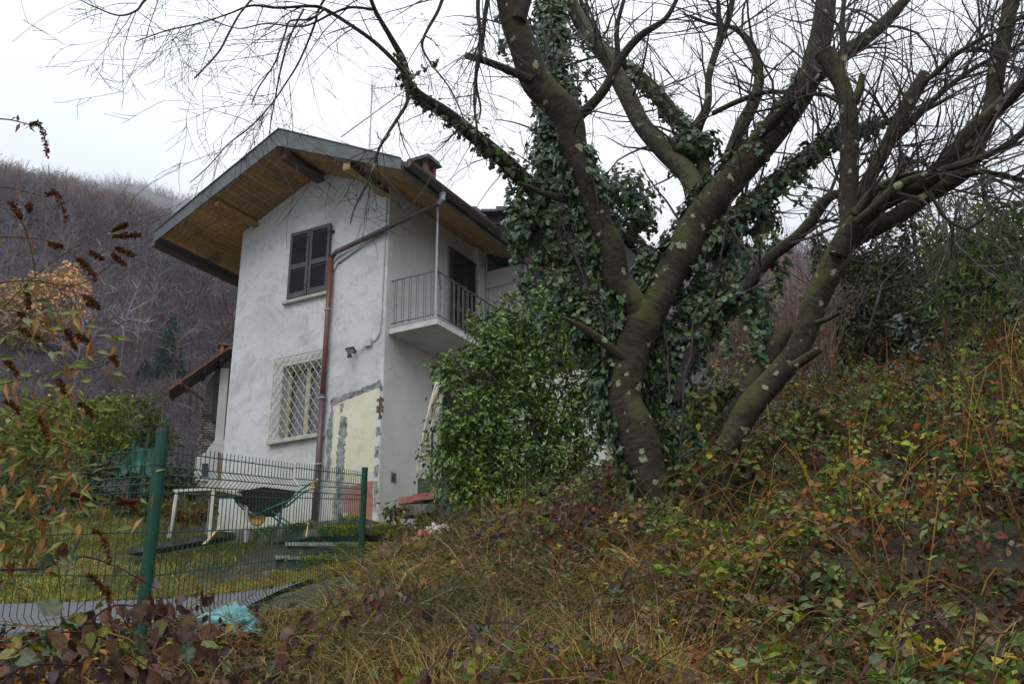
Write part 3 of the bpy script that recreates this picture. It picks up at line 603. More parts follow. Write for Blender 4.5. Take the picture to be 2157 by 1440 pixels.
# diamond grille standing proud of the wall
ga, gb, gc, gd = 1.26, 2.36, 1.50, 3.0
mb = MB()
for a, b_ in (((ga, gc), (gb, gc)), ((gb, gc), (gb, gd)), ((gb, gd), (ga, gd)), ((ga, gd), (ga, gc))): mb.tube([hp(a[0], -.085, a[1]), hp(b_[0], -.085, b_[1])], .009, 6)
for u in (ga, gb):
    for z in (gc+.1, gd-.1): mb.tube([hp(u, -.085, z), hp(u, .02, z)], .008, 5)
grille = mb.obj('window_grille', M['creampaint'], house, label='cream diamond lattice security grille')
sp = .118
for sgn in (1, -1):
    k0 = -30
    for k in range(k0, 40):
        pts = []
        # line: (u-ga)*1.35*sgn + (z-gc) = k*sp*1.6
        cst = k*sp*1.6
        for u in (ga, gb):
            z = cst-(u-ga)*1.35*sgn+gc
            if gc <= z <= gd: pts.append((u, z))
        for z in (gc, gd):
            u = ga+(cst-(z-gc))/(1.35*sgn)
            if ga < u < gb: pts.append((u, z))
        if len(pts) >= 2 and abs(pts[0][0]-pts[1][0]) > .03:
            q = MB(); q.tube([hp(pts[0][0], -.085-.006*sgn, pts[0][1]), hp(pts[1][0], -.085-.006*sgn, pts[1][1])], .0085, 4); q.obj('bar', M['creampaint'], grille)
# louvred shutters
def shutter(O_, A, Nn, wdt, z0, z1, mat, parent, label=None, pitch=.048):
    """leaf: O_ = world point at bottom corner, A = direction across, Nn = outward"""
    st = .055; q = MB(); th = .036; zm = z0+(z1-z0)*.47
    def bx(a0, a1, b0, b1, n0=0, n1=th): q.box(O_+A*a0+ZZ*(b0-z0)+Nn*n0, A*(a1-a0), Nn*(n1-n0), ZZ*(b1-b0))
    bx(0, st, z0, z1); bx(wdt-st, wdt, z0, z1)
    for a, b_ in ((z0, z0+.10), (zm-.045, zm+.045), (z1-.07, z1)): bx(st, wdt-st, a, b_, .001, th-.001)
    bx(st, wdt-st, z0+.1, z1-.07, .001, .004)
    sh = q.obj('shutter', mat, parent, label=label)
    q = MB(); q.box((0, 0, 0), (wdt-2*st, 0, 0), (0, .036, -.030), (0, .006, .008)); me = q.mesh('slat', mat)
    for a, b_ in ((z0+.10, zm-.045), (zm+.045, z1-.07)):
        n = int((b_-a)/pitch)
        for k in range(n): place('slat', me, sh, frame(O_+A*st+ZZ*(a-z0+.034+k*(b_-a-.02)/n)+Nn*.001, A, Nn, ZZ))
    q = MB()
    for z in (z0+.18, z1-.2): q.box(O_+A*(-.012)+ZZ*(z-z0)+Nn*(th-.002), A*.07, Nn*.01, ZZ*.03)
    q.obj('hinge', M['black'], sh)
    return sh
shutter(hp(1.26, -.045, 4.12), uL, -wR, .455, 4.12, 5.44, M['shutter'], house)
shutter(hp(1.735, -.045, 4.12), uL, -wR, .455, 4.12, 5.44, M['shutter'], house)
mb = MB(); mb.hbox(1.22, 2.3, -.09, 0, 4.045, 4.10); mb.obj('sill', M['sill'], house)
mb = MB()
for u in (1.235, 2.215):
    for z in (4.32, 5.25): mb.hbox(u-.02, u+.02, -.03, 0, z, z+.06)
mb.obj('shutter_pintles', M['black'], house)
shutter(hp(-.045, 1.95, 3.25), wR, -uL, .52, 3.25, 5.45, M['door_shutter'], house)
shutter(hp(-.045, 2.48, 3.25), wR, -uL, .50, 3.25, 5.45, M['door_shutter'], house)
mb = MB(); mb.hbox(-.012, 0, 1.90, 1.94, 3.22, 5.5); mb.hbox(-.012, 0, 2.99, 3.03, 3.22, 5.5); mb.hbox(-.012, 0, 1.94, 2.99, 5.46, 5.5); mb.obj('door_frame', M['sill'], house)
mb = MB(); mb.tube([hp(-.05, 3.08, 5.7), hp(-.05, 3.08, 3.3)], .02, 8) if False else mb.tube([hp(-.15, 3.15, 5.7), hp(-.15, 3.15, 3.3)], .016, 8); mb.obj('thin_pipe', M['grey_plastic'], house)
# balcony
mb = MB(); mb.hbox(-.99, -.002, .10, 3.19, 3.10, 3.215); bal = mb.obj('balcony', M['slab'], house, label='balcony slab of pale concrete with iron railing')
mb = MB(); mb.hbox(-1.0, -.0, .085, 3.19, 3.216, 3.226); mb.obj('rim', M['slab'], bal)
mb = MB(); mb.tube([hp(0, .15, 4.09), hp(-.93, .15, 4.09), hp(-.93, 3.18, 4.09)], .014, 8); mb.tube([hp(-.02, .15, 3.30), hp(-.93, .15, 3.30), hp(-.93, 3.18, 3.30)], .011, 6); mb.obj('handrail', M['rail'], bal)
q = MB(); q.tube([(0, 0, 0), (0, 0, .86)], .0065, 5); me = q.mesh('baluster', M['rail'])
def rowb(a, b_, n):
    for k in range(n):
        for dd in (0, .042):
            t_ = (k*.15+.05+dd)
            if t_ < np.linalg.norm(b_-a): place('baluster', me, bal, Matrix.Translation(Vector(tuple(a+norm(b_-a)*t_))))
rowb(hp(-.02, .15, 3.225), hp(-.93, .15, 3.225), 8); rowb(hp(-.93, .18, 3.225), hp(-.93, 3.15, 3.225), 24)
mb = MB(); mb.tube([hp(-.935, .13, 3.22), hp(-.935, .13, 5.42)], .021, 8); mb.obj('post', M['steel'], bal, label='pale steel post at the near balcony corner')
mb = MB(); mb.tube([hp(-.94, 3.17, 3.22), hp(-.94, 3.17, 5.42)], .019, 8); mb.obj('post', M['steel'], bal)
mb = MB(); mb.tube([hp(-.93, .17, 4.12), hp(-.50, .95, 4.13)], .014, 7); mb.tube([hp(-.02, 3.14, 4.98), hp(-.93, 3.14, 5.02)], .008, 6); mb.obj('drying_bar', M['rail'], bal)
# ground floor door post under the balcony
mb = MB(); mb.hbox(-.10, -.002, 1.80, 1.95, 0, 3.09); mb.hbox(-.10, -.002, 2.75, 2.87, 0, 3.09); mb.obj('door_frame', M['oldwood'], house)
mb = MB(); mb.hbox(-.04, -.001, 1.95, 2.75, 0, 2.5); mb.obj('door', M['oldwood'], house)
# peeled plaster patches on the lower corner: cream panel, cement repairs, red skirting, bare bricks
def patch(pts, mat, th, label=None, jag=.02, name='plaster_patch', w=0.):
    P = []; n = len(pts)
    for i in range(n):
        a, b_ = np.array(pts[i]), np.array(pts[(i+1) % n]); L = np.linalg.norm(b_-a); m_ = max(2, int(L/.04))
        for k in range(m_): P.append(a+(b_-a)*k/m_+rng.standard_normal(2)*jag*.5)
    q = MB(); V = [hp(p[0], w-th, p[1]) for p in P]+[hp(p[0], w, p[1]) for p in P]; n = len(P)
    c = hp(*[np.mean([p[0] for p in P]), w-th, np.mean([p[1] for p in P])])
    import mathutils.geometry as mg
    tris = mg.tessellate_polygon([[Vector((p[0], p[1], 0)) for p in P]])
    q.add(V, [tuple(t_) for t_ in tris]+[(i, (i+1) % n, (i+1) % n+n, i+n) for i in range(n)])
    q.obj(name, mat, house, label=label)
patch([(.10, -.2), (.99, -.2), (.99, 2.02), (.92, 2.06), (.06, 2.16), (.045, .4)], M['cream'], .006, 'pale yellow plaster panel at the wall corner', .008)
patch([(-.0+.012, 2.02), (.03, 2.26), (.55, 2.15), (1.08, 2.1), (1.10, 1.99), (.95, 1.985), (.5, 2.07), (.08, 2.14)], M['cement'], .011, 'grey cement repair strip', .02)
patch([(1.06, 2.0), (1.13, 1.6), (1.10, .7), (1.04, .7), (1.02, 1.4), (1.03, 1.9)], M['cement'], .009, None, .03)
patch([(.72, 1.72), (.86, 1.74), (.89, 1.2), (.90, .5), (.92, -.2), (.68, -.2), (.72, .5), (.74, 1.2), (.70, 1.5)], M['cement'], .010, 'dark cement streak down the yellow panel', .03)
patch([(.80, 1.98), (.88, 1.96), (.87, 1.8), (.80, 1.83)], M['cement'], .0105, None, .02)
patch([(.014, -.2), (.11, -.2), (.10, .4), (.13, .9), (.09, 1.5), (.10, 1.95), (.014, 2.0)], M['plaster_side'], .012, None, .02)
for za, zb in ((.05, .55), (.62, .82), (1.30, 1.46), (.95, 1.14)): patch([(.02, za), (.10, za), (.11, zb), (.025, zb)], M['cement'], .015, None, .018)
patch([(.005, 1.60), (.06, 1.58), (.07, 1.78), (.05, 1.98), (.005, 1.96)], M['darkconc'], .014, None, .02)
patch([(.11, -.2), (.60, -.2), (.62, .52), (.12, .58)], M['terracotta'], .013, 'faded red skirting paint', .01)
patch([(.60, .1), (.72, .1), (.72, .56), (.61, .54)], simple('pink_paint', (.40, .22, .18), .9, var=.3), .009, None, .02)
patch([(.13, .62), (.52, .74), (.56, .92), (.48, .86), (.30, .78), (.12, .70)], M['plaster'], .010, None, .02)
q = MB(); q.box((0, 0, 0), (.11, 0, 0), (0, .05, 0), (0, 0, .05)); me = q.mesh('brick', M['brick'])
for k, z in enumerate((1.70, 1.765, 1.89)): place('brick', me, house, frame(hp(-.004+.002*(k % 2), -.016, z), uL, wR, ZZ))
# little niche in the side wall with a blue tap
mb = MB()
for a in ((-.012, -.0015, .30, .325, .60, .76), (-.012, -.0015, .42, .445, .60, .76), (-.012, -.0015, .325, .42, .735, .76), (-.012, -.0015, .325, .42, .60, .62)): mb.hbox(*a)
nic = mb.obj('wall_box', M['ochre'], house)
q = MB(); q.hbox(-.004, -.0012, .325, .42, .62, .735); q.obj('recess_shade', M['black'], nic)  # flat black plate, the niche's inner shade painted on
q = MB(); q.tube([hp(-.03, .355, .64), hp(-.03, .355, .68)], .016, 8); q.tube([hp(-.03, .355, .68), hp(-.02, .355, .73)], .007, 6); q.obj('tap', M['blue'], nic)
# chimney on the roof
mb = MB(); cu, cw = .30, 1.5
br = MB(); br.box((0, 0, 0), (.16, 0, 0), (0, .075, 0), (0, 0, .05)); bme = br.mesh('brick', M['brick'])
mb.hbox(cu-.165, cu+.165, cw-.165, cw+.165, 6.0, 6.93); chim = mb.obj('chimney', M['brick'], roof)
for su in (-1, 1):
    for sw in (-1, 1):
        q = MB(); q.hbox(cu+su*.12-.045, cu+su*.12+.045, cw+sw*.12-.045, cw+sw*.12+.045, 6.93, 7.12); q.obj('pier', M['brick'], chim)
mb = MB(); mb.hbox(cu-.07, cu+.07, cw-.07, cw+.07, 6.93, 7.11); mb.obj('flue', M['black'], chim)
for k, (a, z) in enumerate(((.27, 7.12), (.24, 7.165), (.20, 7.205), (.12, 7.24))):
    q = MB(); d_ = rng.uniform(-.02, .02, 2); q.hbox(cu-a+d_[0], cu+a+d_[0], cw-a+d_[1], cw+a*.9+d_[1], z, z+.038); q.obj('cap_slab', M['slate'], chim)
# TV aerial
an = empty('television_aerial', hp(1.68, 1.5, 6.8), 'thin rooftop television aerial with two booms behind the ridge', 'aerial')
q = MB(); q.tube([hp(1.68, 1.5, 6.75), hp(1.68, 1.5, 9.43)], .018, 6); q.obj('mast', M['steel'], an)
b0 = hp(1.66, 1.42, 9.30); b1 = hp(.30, 1.5, 9.0); q = MB(); q.tube([b0, b1], .009, 5); bm = q.obj('boom', M['steel'], an)
q = MB(); q.tube([(0, -.09, 0), (0, .09, 0)], .005, 4); em = q.mesh('element', M['steel'])
bx_ = norm(b1-b0); by_ = norm(np.cross(bx_, fw)); bz_ = np.cross(bx_, by_)
for k in range(15): place('element', em, bm, frame(b0+(b1-b0)*(.08+k*.063), bx_, by_, bz_))
q = MB(); c_ = b0+(b1-b0)*.12
for k in range(13):
    a = (k-6)*.034; q.tube([c_+by_*.32*1+bz_*a-bx_*.03, c_+by_*.03+bz_*a*.3-bx_*.12], .0022, 3); q.tube([c_-by_*.32+bz_*a+bx_*.03, c_-by_*.03+bz_*a*.3-bx_*.12], .0022, 3)
q.obj('reflector', M['steel'], bm)
c0_, c1_ = at(710, 285, slant(hp(1.68, 1.5, 8.4))*.985), at(845, 195, 17.4)
c0_ = hp(2.45, 1.5, 8.42); c1_ = hp(.9, 1.5, 9.0); q = MB(); q.tube([c0_, c1_], .011, 5); bm2 = q.obj('boom', M['pipe'], an)
q = MB(); q.tube([(0, -.5, 0), (0, .5, 0)], .0035, 4); em2 = q.mesh('element', M['steel']); bx_ = norm(c1_-c0_); by_ = norm(np.cross(bx_, fw))
for k in range(7): place('element', em2, bm2, frame(c0_+(c1_-c0_)*(.05+k*.15), bx_, norm(by_+bx_*.1*k), np.cross(bx_, by_)))
# floodlights
def flood(Pw, A, Nn, label, s=1.):
    e = empty('floodlight', Pw, label, 'lamp', 'led floodlights on the house')
    down = norm(Nn*.55-ZZ*.83); upv = norm(np.cross(A, down)); upv = upv if upv[2] > 0 else -upv
    c = Pw+Nn*.12*s
    q = MB(); q.box(c-A*.085*s-upv*.06*s, A*.17*s, upv*.12*s, -down*.03); q.obj('housing', M['black'], e)
    q = MB(); q.box(c-A*.068*s-upv*.045*s+down*.001, A*.136*s, upv*.09*s, down*.004); q.obj('lens', M['lampglass'], e)
    q = MB(); q.box(c-A*.03*s-ZZ*.125*s, A*.06*s, Nn*.05, ZZ*.05*s); q.obj('sensor', M['black'], e)
    q = MB(); q.tube([Pw+A*.0, Pw+Nn*.08-ZZ*.02], .012, 5); q.obj('bracket', M['black'], e)
flood(hp(.62, -.0, 2.84), uL, -wR, 'black floodlight with motion sensor beside the brown rain pipe')
flood(hp(-.11, 1.98, 2.98), wR, -uL, 'black floodlight at the dark door post below the balcony', .95)

# ================================================================ barn and outbuilding
barn = empty('old_barn', hp(-1.6, 3.5, 0), 'old dark barn with a stone slab roof behind the white house', 'barn')
mb = MB(); mb.hbox(-2.62, -.97, 3.24, 3.45, -.9, 3.0); mb.hbox(-3.3, -2.62, 3.24, 3.45, 2.4, 3.0); mb.obj('lower_wall', M['plaster_side'], barn, label='white ground floor wall')
mb = MB(); mb.hbox(-2.72, -2.56, 3.20, 3.239, -.3, 2.3); mb.obj('door_jamb', M['creampaint'], barn)
mb = MB(); mb.hbox(-3.4, -2.62, 3.5, 3.54, -.9, 2.4); mb.obj('doorway_shade', M['black'], barn)  # black sheet paints the dark of the unlit interior
mb = MB(); mb.hbox(-3.1, -2.8, 3.26, 3.42, .95, 1.1); mb.obj('blue_bundle', M['blue'], barn)
def zb_(u): return 6.62+.26*(u-.1)
for k in range(10):
    u = -.98-k*.18; q = MB(); q.box((0, 0, 0), (.175, 0, 0), (0, .03, 0), (0, 0, zb_(u)-3.2)); me = q.mesh('board', M['oldwood'])
    place('board', me, barn, frame(hp(u, 3.34+rng.uniform(-.01, .01), 3.01), -uL, wR, ZZ))
mb = MB(); mb.hbox(-2.9, -2.7, 3.3, 3.5, 3.01, 5.7); mb.hbox(-2.9, -.97, 3.5, 6, 3.01, 5.6); mb.obj('back_boarding', M['oldwood'], barn)
def slope_bar(u0, u1, w0, w1, dz, th, mat, nm):
    q = MB(); hprism(q, [(u0, zb_(u0)+dz), (u0, zb_(u0)+dz+th), (u1, zb_(u1)+dz+th), (u1, zb_(u1)+dz)], w0, w1); return q.obj(nm, mat, barn)
slope_bar(-2.9, .6, 2.95, 3.12, -.20, .19, M['oldwood'], 'verge_beam'); slope_bar(-2.9, .6, 3.2, 6., -.06, .05, M['oldwood'], 'roof_deck')
for r_ in range(3):
    for k in range(9):
        u0 = -3.1+k*.42+rng.uniform(-.04, .04)+(.2 if r_ % 2 else 0); slope_bar(u0, u0+rng.uniform(.37, .41), 2.72+r_*.5+rng.uniform(-.05, .05), 3.4+r_*.5, .0+rng.uniform(0, .03)+(k % 2)*.01, rng.uniform(.05, .09), M['slate'], 'roof_slab')

ob = empty('stone_outbuilding', at(440, 1000, 21), 'small rubble stone outbuilding with red brown roof left behind the house', 'outbuilding')
d0 = 21.0; q0 = at(436, 905, d0); XR = np.array([.95, .31, 0]); XR = norm(XR); YB = np.array([-.31, .95, 0])
def op(px, py, back=0.): return at(px, py, d0)+YB*back
# stone wall: irregular blocks around a hole painted black
mb = MB(); pa = [op(436, 800, .35), op(480, 735, .35), op(560, 735, .35), op(560, 1030, .35), op(405, 1030, .35), op(431, 845, .35)]
mb.add(pa+[p+YB*.3 for p in pa], [(0, 1, 2, 3, 4, 5), (11, 10, 9, 8, 7, 6)]+[(i, i+6, (i+1) % 6+6, (i+1) % 6) for i in range(6)]); mb.obj('wall', M['stone'], ob)
stn = MB()
for py in np.arange(838, 962, 5.2):
    xl = 432-(py-838)*.16; xr = 456 if py < 880 else 470
    x = xl+rng.uniform(-3, 1)
    while x < xr:
        wpx = rng.uniform(5, 13); hpx = rng.uniform(3.6, 5.2)
        a = op(x, py+hpx, .3-rng.uniform(0, .06)); b_ = op(x+wpx, py+hpx, .3); c_ = op(x, py, .3)
        g_ = rng.uniform(.6, 1.4); stn.box(a, (b_-a)*.93, YB*.2, (c_-a)*.9, (g_, g_, g_)); x += wpx
stn.obj('stonework', M['stone'], ob, kind='stuff')
mb = MB(); mb.box(op(447, 882, .21), op(462, 882)-op(447, 882), YB*.12, op(452, 800)-op(447, 882)); mb.obj('opening_shade', M['black'], ob)  # solid black block, its colour stands in for the shade inside the hole
mb = MB(); mb.box(op(452, 935, 0), (op(470, 935)-op(452, 935)), YB*.25, op(465, 775)-op(452, 935)); mb.obj('pillar', M['plaster_side'], ob, label='white plastered pillar')
mb = MB(); V = [op(452, 928, -.1), op(474, 928, -.1), op(474, 1035, -.1), op(405, 1035, -.1), op(412, 965, -.1), op(432, 955, -.1)]
mb.add(V+[v+YB*.4 for v in V], [(0, 1, 2, 3, 4, 5), (11, 10, 9, 8, 7, 6)]+[(i, i+6, (i+1) % 6+6, (i+1) % 6) for i in range(6)]); pl_ = mb.obj('plinth', M['plaster_side'], ob)
mb = MB(); mb.box(op(425, 1005, -.12), op(438, 1005)-op(425, 1005), YB*.02, op(425, 978)-op(425, 1005)); mb.obj('vent_shade', M['black'], pl_)  # black plate on the plinth, shade of the small hole as colour
mb = MB(); mb.box(op(458, 1010, -.14), op(464, 1010)-op(458, 1010), YB*.02, op(458, 955)-op(458, 1010)); mb.obj('brick_edge', M['terracotta'], ob)
# roof seen from below: rises to the right, tiles as a row of courses
ra, rb = op(362, 829, -.3), op(500, 733, -.3)
mb = MB(); mb.add([ra, rb, rb+YB*.7, ra+YB*.7, ra-ZZ*.05, rb-ZZ*.05, rb+YB*.7-ZZ*.05, ra+YB*.7-ZZ*.05], [(0, 1, 2, 3), (7, 6, 5, 4), (0, 4, 5, 1), (1, 5, 6, 2), (2, 6, 7, 3), (3, 7, 4, 0)]); rf = mb.obj('roof', M['oldwood'], ob)
q = MB(); L = norm(rb-ra); q.box((0, 0, 0), (.23, 0, 0), (0, .7, 0), (0, 0, .045)); me = q.mesh('tile', M['rooftile'])
for k in range(int(np.linalg.norm(rb-ra)/.21)): place('tile', me, rf, frame(ra+(rb-ra)*0+L*(k*.21-.05)-YB*.05+ZZ*(.012+.004*(k % 2)), L, YB, norm(np.cross(L, YB))))
for k in range(5):
    q = MB(); a = ra+L*(.35+k*.42)-ZZ*.11; q.box(a, L*.09, YB*.65, ZZ*.06); q.obj('rafter', M['oldwood'], ob)
mb = MB(); mb.tube([op(377, 818, -.8)-ZZ*.02, op(380, 830, -.8), op(400, 838, -.6), op(428, 845, -.1)], .035, 7); mb.obj('gutter_pipe', M['pipe'], ob)
cc_ = op(475, 748, .3)
mb = MB(); mb.box(cc_-XR*.12, XR*.24, YB*.24, ZZ*.16); ch2 = mb.obj('chimney', M['slate'], ob)
for s_ in (0, .17): 
    q = MB(); q.box(cc_-XR*.11+XR*s_+ZZ*.16, XR*.06, YB*.2, ZZ*.16); q.obj('brick_pier', simple('orange_brick', (.40, .14, .06), .9) if s_ == 0 else bpy.data.materials['orange_brick'], ch2)
q = MB(); q.box(cc_-XR*.16-YB*.03+ZZ*.32, XR*.32, YB*.3, ZZ*.05); q.obj('cap_slab', M['slate'], ch2)

# ================================================================ terrace, steps, block
tr = empty('concrete_terrace', hp(1.7, -.5, -.3), 'mossy concrete ledge at the foot of the gable wall', 'ledge')
mb = MB(); mb.hbox(-.25, 3.9, -.85, -.001, -.42, -.17); mb.obj('ledge', M['concrete'], tr)
mb = MB(); a, b_ = at(268, 1142, 14.6), at(470, 1108, 15.6); mb.box(a-ZZ*.16, b_-a, np.array([.1, .4, .02]), ZZ*.09); mb.obj('slanting_slab', M['concrete'], tr)
mb = MB(); a, b_ = at(640, 1112, 15.1), at(870, 1106, 15.1); mb.box(a-ZZ*.12, b_-a, np.array([0, .9, 0]), ZZ*.10); mb.obj('kerb', M['concrete'], tr)
steps = empty('garden_steps', at(680, 1235, 13.8), 'four mossy concrete steps climbing to the house terrace', 'steps')
for (xl, xr, py, d) in ((600, 862, 1142, 14.9), (580, 810, 1170, 14.5), (555, 800, 1203, 14.1), (530, 770, 1238, 13.7)):
    a = at(xl, py+2, d+.12); b_ = at(xr, py, d); a[2] = b_[2]
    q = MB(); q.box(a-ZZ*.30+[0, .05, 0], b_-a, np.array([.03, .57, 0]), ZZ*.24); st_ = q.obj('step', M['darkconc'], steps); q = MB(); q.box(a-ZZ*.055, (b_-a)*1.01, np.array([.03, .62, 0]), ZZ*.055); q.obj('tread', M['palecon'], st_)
def moss(line, n, label, hang=.2, thick=.10, par=None, nm='moss'):
    mbm = MB(); ln = [np.array(p_) for p_ in line]; k = rng.integers(0, len(ln)-1, n); t_ = rng.random((n, 1))
    P = np.array(ln)[k]*(1-t_)+np.array(ln)[k+1]*t_; cl = n2(P[:, 0]*3, P[:, 1]*3, 1.1, 4) > .42; P = P[cl]; n = len(P)
    h = rng.random(n)**1.5; P = P+np.stack([rng.uniform(-.03, .03, n), -thick*.3*rng.random(n)+.0, -hang*h+.02*rng.random(n)], -1)+np.stack([0*h, thick*rng.uniform(-.2, 1, n)*(h < .15), 0*h], -1)
    mbm.leaves(DI, P, rnd(n)*.4+[0, -.6, .6], rnd(n)+[0, -.3, .2], rng.uniform(.02, .05, n), pal(n, [(.09, .13, .010), (.17, .22, .015), (.05, .07, .012)], [3, 3, 2], .4))
    return mbm.obj(nm, M['moss'], par, kind='stuff')
moss([hp(3.4, -.86, -.16), hp(1.8, -.87, -.16), hp(-.3, -.87, -.16)], 2600, 'm', .16, .1, tr)
moss([at(650, 1110, 15.08), at(870, 1104, 15.08)], 2600, 'm', .14, .1, tr)
for (xl, xr, py, d) in ((640, 860, 1144, 14.88), (600, 800, 1170, 14.48), (570, 770, 1202, 14.08), (540, 730, 1238, 13.68)): moss([at(xl, py, d), at(xr, py, d-.02)], 2200, 'm', .26, .06, steps)
blk = MB(); bo = at(880, 1008, 14.9); blk.box(np.array([bo[0], bo[1], bo[2]-1.1]), np.array([.75, .05, 0]), np.array([-.05, .8, 0]), ZZ*1.1)
tag(blk.obj('concrete_block', simple('dark_concrete', (.055, .058, .05), .95, var=.4, scale=4, bmp=.5), origin=bo), 'dark weathered concrete block left of the evergreen shrub', 'block')
for k, (px, py, w_) in enumerate(((842, 1052, .34), (870, 1046, .30))):
    q = MB(); a = at(px, py+8, 14.75); q.box(a, np.array([w_, .1, .045]), np.array([-.05, .16, 0]), ZZ*.10); tag(q.obj('clay_block', M['terracotta'], origin=a), ('loose terracotta block nearer the house corner', 'loose terracotta block touching the dark concrete block')[k], 'brick', 'terracotta blocks by the concrete block')
q = MB(); a = at(842, 1085, 14.6); q.box(a, np.array([.5, .05, .02]), np.array([0, .3, 0]), ZZ*.16); tag(q.obj('stone_slab', M['concrete'], origin=a), 'pale mossy slab under the loose terracotta blocks', 'slab')
# hose on a green pole
pole = MB(); pa_ = at(909, 1003, 14.9); pt_ = pa_+np.array([0, 0, 1.62]); pole.tube([pa_-ZZ*.1, pt_], .018, 8); tag(pole.obj('green_pole', M['green_paint'], origin=pa_), 'thin green pole standing on the dark concrete block', 'pole')
hs = empty('garden_hose', pt_, 'cream garden hose looped over a pole by the shrub', 'hose')
for k in range(7):
    th = rng.uniform(-.06, .06); top = at(921+k*2.3, 806+rng.uniform(-3, 3), 14.86+rng.uniform(-.05, .05)); L_ = [1.48, .95, 1.1, 1.2, .85, 1.02, .75][k]; lean = -.22*L_/1.2-.02*k
    P = []
    for t_ in np.linspace(0, 1, 22):
        a = 2*pi*t_; P.append(top+np.array([lean*(1-math.cos(a))/2+.035*math.sin(a)*(1+k*.12), .05*math.sin(a*1)+th, -L_*(1-math.cos(a))/2]))
    q = MB(); q.tube(P, .0145, 7); q.obj('hose_loop', M['hose'], hs, smooth=True)

# ================================================================ table, wheelbarrow
tb = empty('plastic_table', at(437, 1122, 15.2), 'cream white plastic garden table beside the gable wall', 'table')
zt = at(440, 1036, 15.2)[2]; c1 = at(363, 1040, 15.1); c1[2] = zt
ax_, ay_ = np.array([.62, -.10, 0])*1.0, np.array([.42, .62, 0])*.95
mb = MB(); mb.box(c1-ZZ*.04, ax_, ay_, ZZ*.035); mb.obj('table_top', M['white_plastic'], tb)
for s_, t_ in ((.06, .06), (.94, .06), (.94, .92), (.06, .92)):
    q = MB(); a = c1+ax_*s_+ay_*t_-ZZ*.041; b_ = a-ZZ*.66+(ax_*(s_-.5)+ay_*(t_-.5))*.10; q.tube([a, b_], [.036, .026], 8); q.obj('leg', M['white_plastic'], tb)
wb = empty('wheelbarrow', at(545, 1103, 15.35), 'old wheelbarrow with yellow grips and wheel against the white wall', 'wheelbarrow')
o_ = at(533, 1104, 15.35); Lx = norm(np.array([1, .28, 0])); Ly = np.array([-Lx[1], Lx[0], 0])
def wp(x, y, z): return o_+Lx*x+Ly*y+ZZ*z
top = [(-.33, -.22, .44), (-.33, .22, .44), (.62, .30, .50), (.62, -.30, .50), (.15, -.30, .52), (.15, .30, .52)]
rim = [wp(-.34, -.20, .42), wp(-.34, .20, .42), wp(.1, .31, .50), wp(.56, .27, .47), wp(.56, -.27, .47), wp(.1, -.31, .50)]
bot = [wp(-.02, -.10, .18), wp(-.02, .10, .18), wp(.12, .14, .14), wp(.32, .14, .15), wp(.32, -.14, .15), wp(.12, -.14, .14)]
mb = MB(); ins = [p_*.985+np.mean(rim, 0)*.015 for p_ in rim]; insb = [b_+ZZ*.012 for b_ in bot]
mb.add(rim+bot, [(i, (i+1) % 6, (i+1) % 6+6, i+6) for i in range(6)]+[(6, 7, 8, 9, 10, 11)]); mb.add(ins+insb, [(i, i+6, (i+1) % 6+6, (i+1) % 6) for i in range(6)]+[(11, 10, 9, 8, 7, 6)]+[])
mb.tube(rim+[rim[0]], .010, 5); mb.obj('tray', M['tray'], wb)
for s_ in (-1, 1):
    q = MB(); q.tube([wp(-.05, .05*s_, .10), wp(.18, .17*s_, .20), wp(.50, .24*s_, .34), wp(.68, .26*s_, .52), wp(.78, .27*s_, .60)], .015, 7); h_ = q.obj('handle', M['tealpaint'], wb, smooth=True)
    q = MB(); q.tube([wp(.78, .27*s_, .60), wp(.90, .28*s_, .66)], .021, 7); q.obj('grip', M['yellow'], h_)
    q = MB(); q.tube([wp(.40, .20*s_, .36), wp(.38, .22*s_, .0)], .013, 6); q.tube([wp(.25, .16*s_, .18), wp(.52, .22*s_, .0)], .012, 6); q.obj('leg', M['tealpaint'], wb)
    q = MB(); q.tube([wp(-.28, .16*s_, .36), wp(-.02, .05*s_, .11)], .012, 6); q.obj('brace', M['tealpaint'], wb)
q = MB(); q.tube([wp(.05, -.035, .10), wp(.05, .035, .10)], .105, 18); whl = q.obj('wheel', M['yellow'], wb)
q = MB(); q.tube([wp(.05+.10*math.cos(a), 0, .10+.10*math.sin(a)) for a in np.linspace(0, 2*pi, 20)], .022, 6, cap=False); q.obj('tyre', M['yellow'], whl)

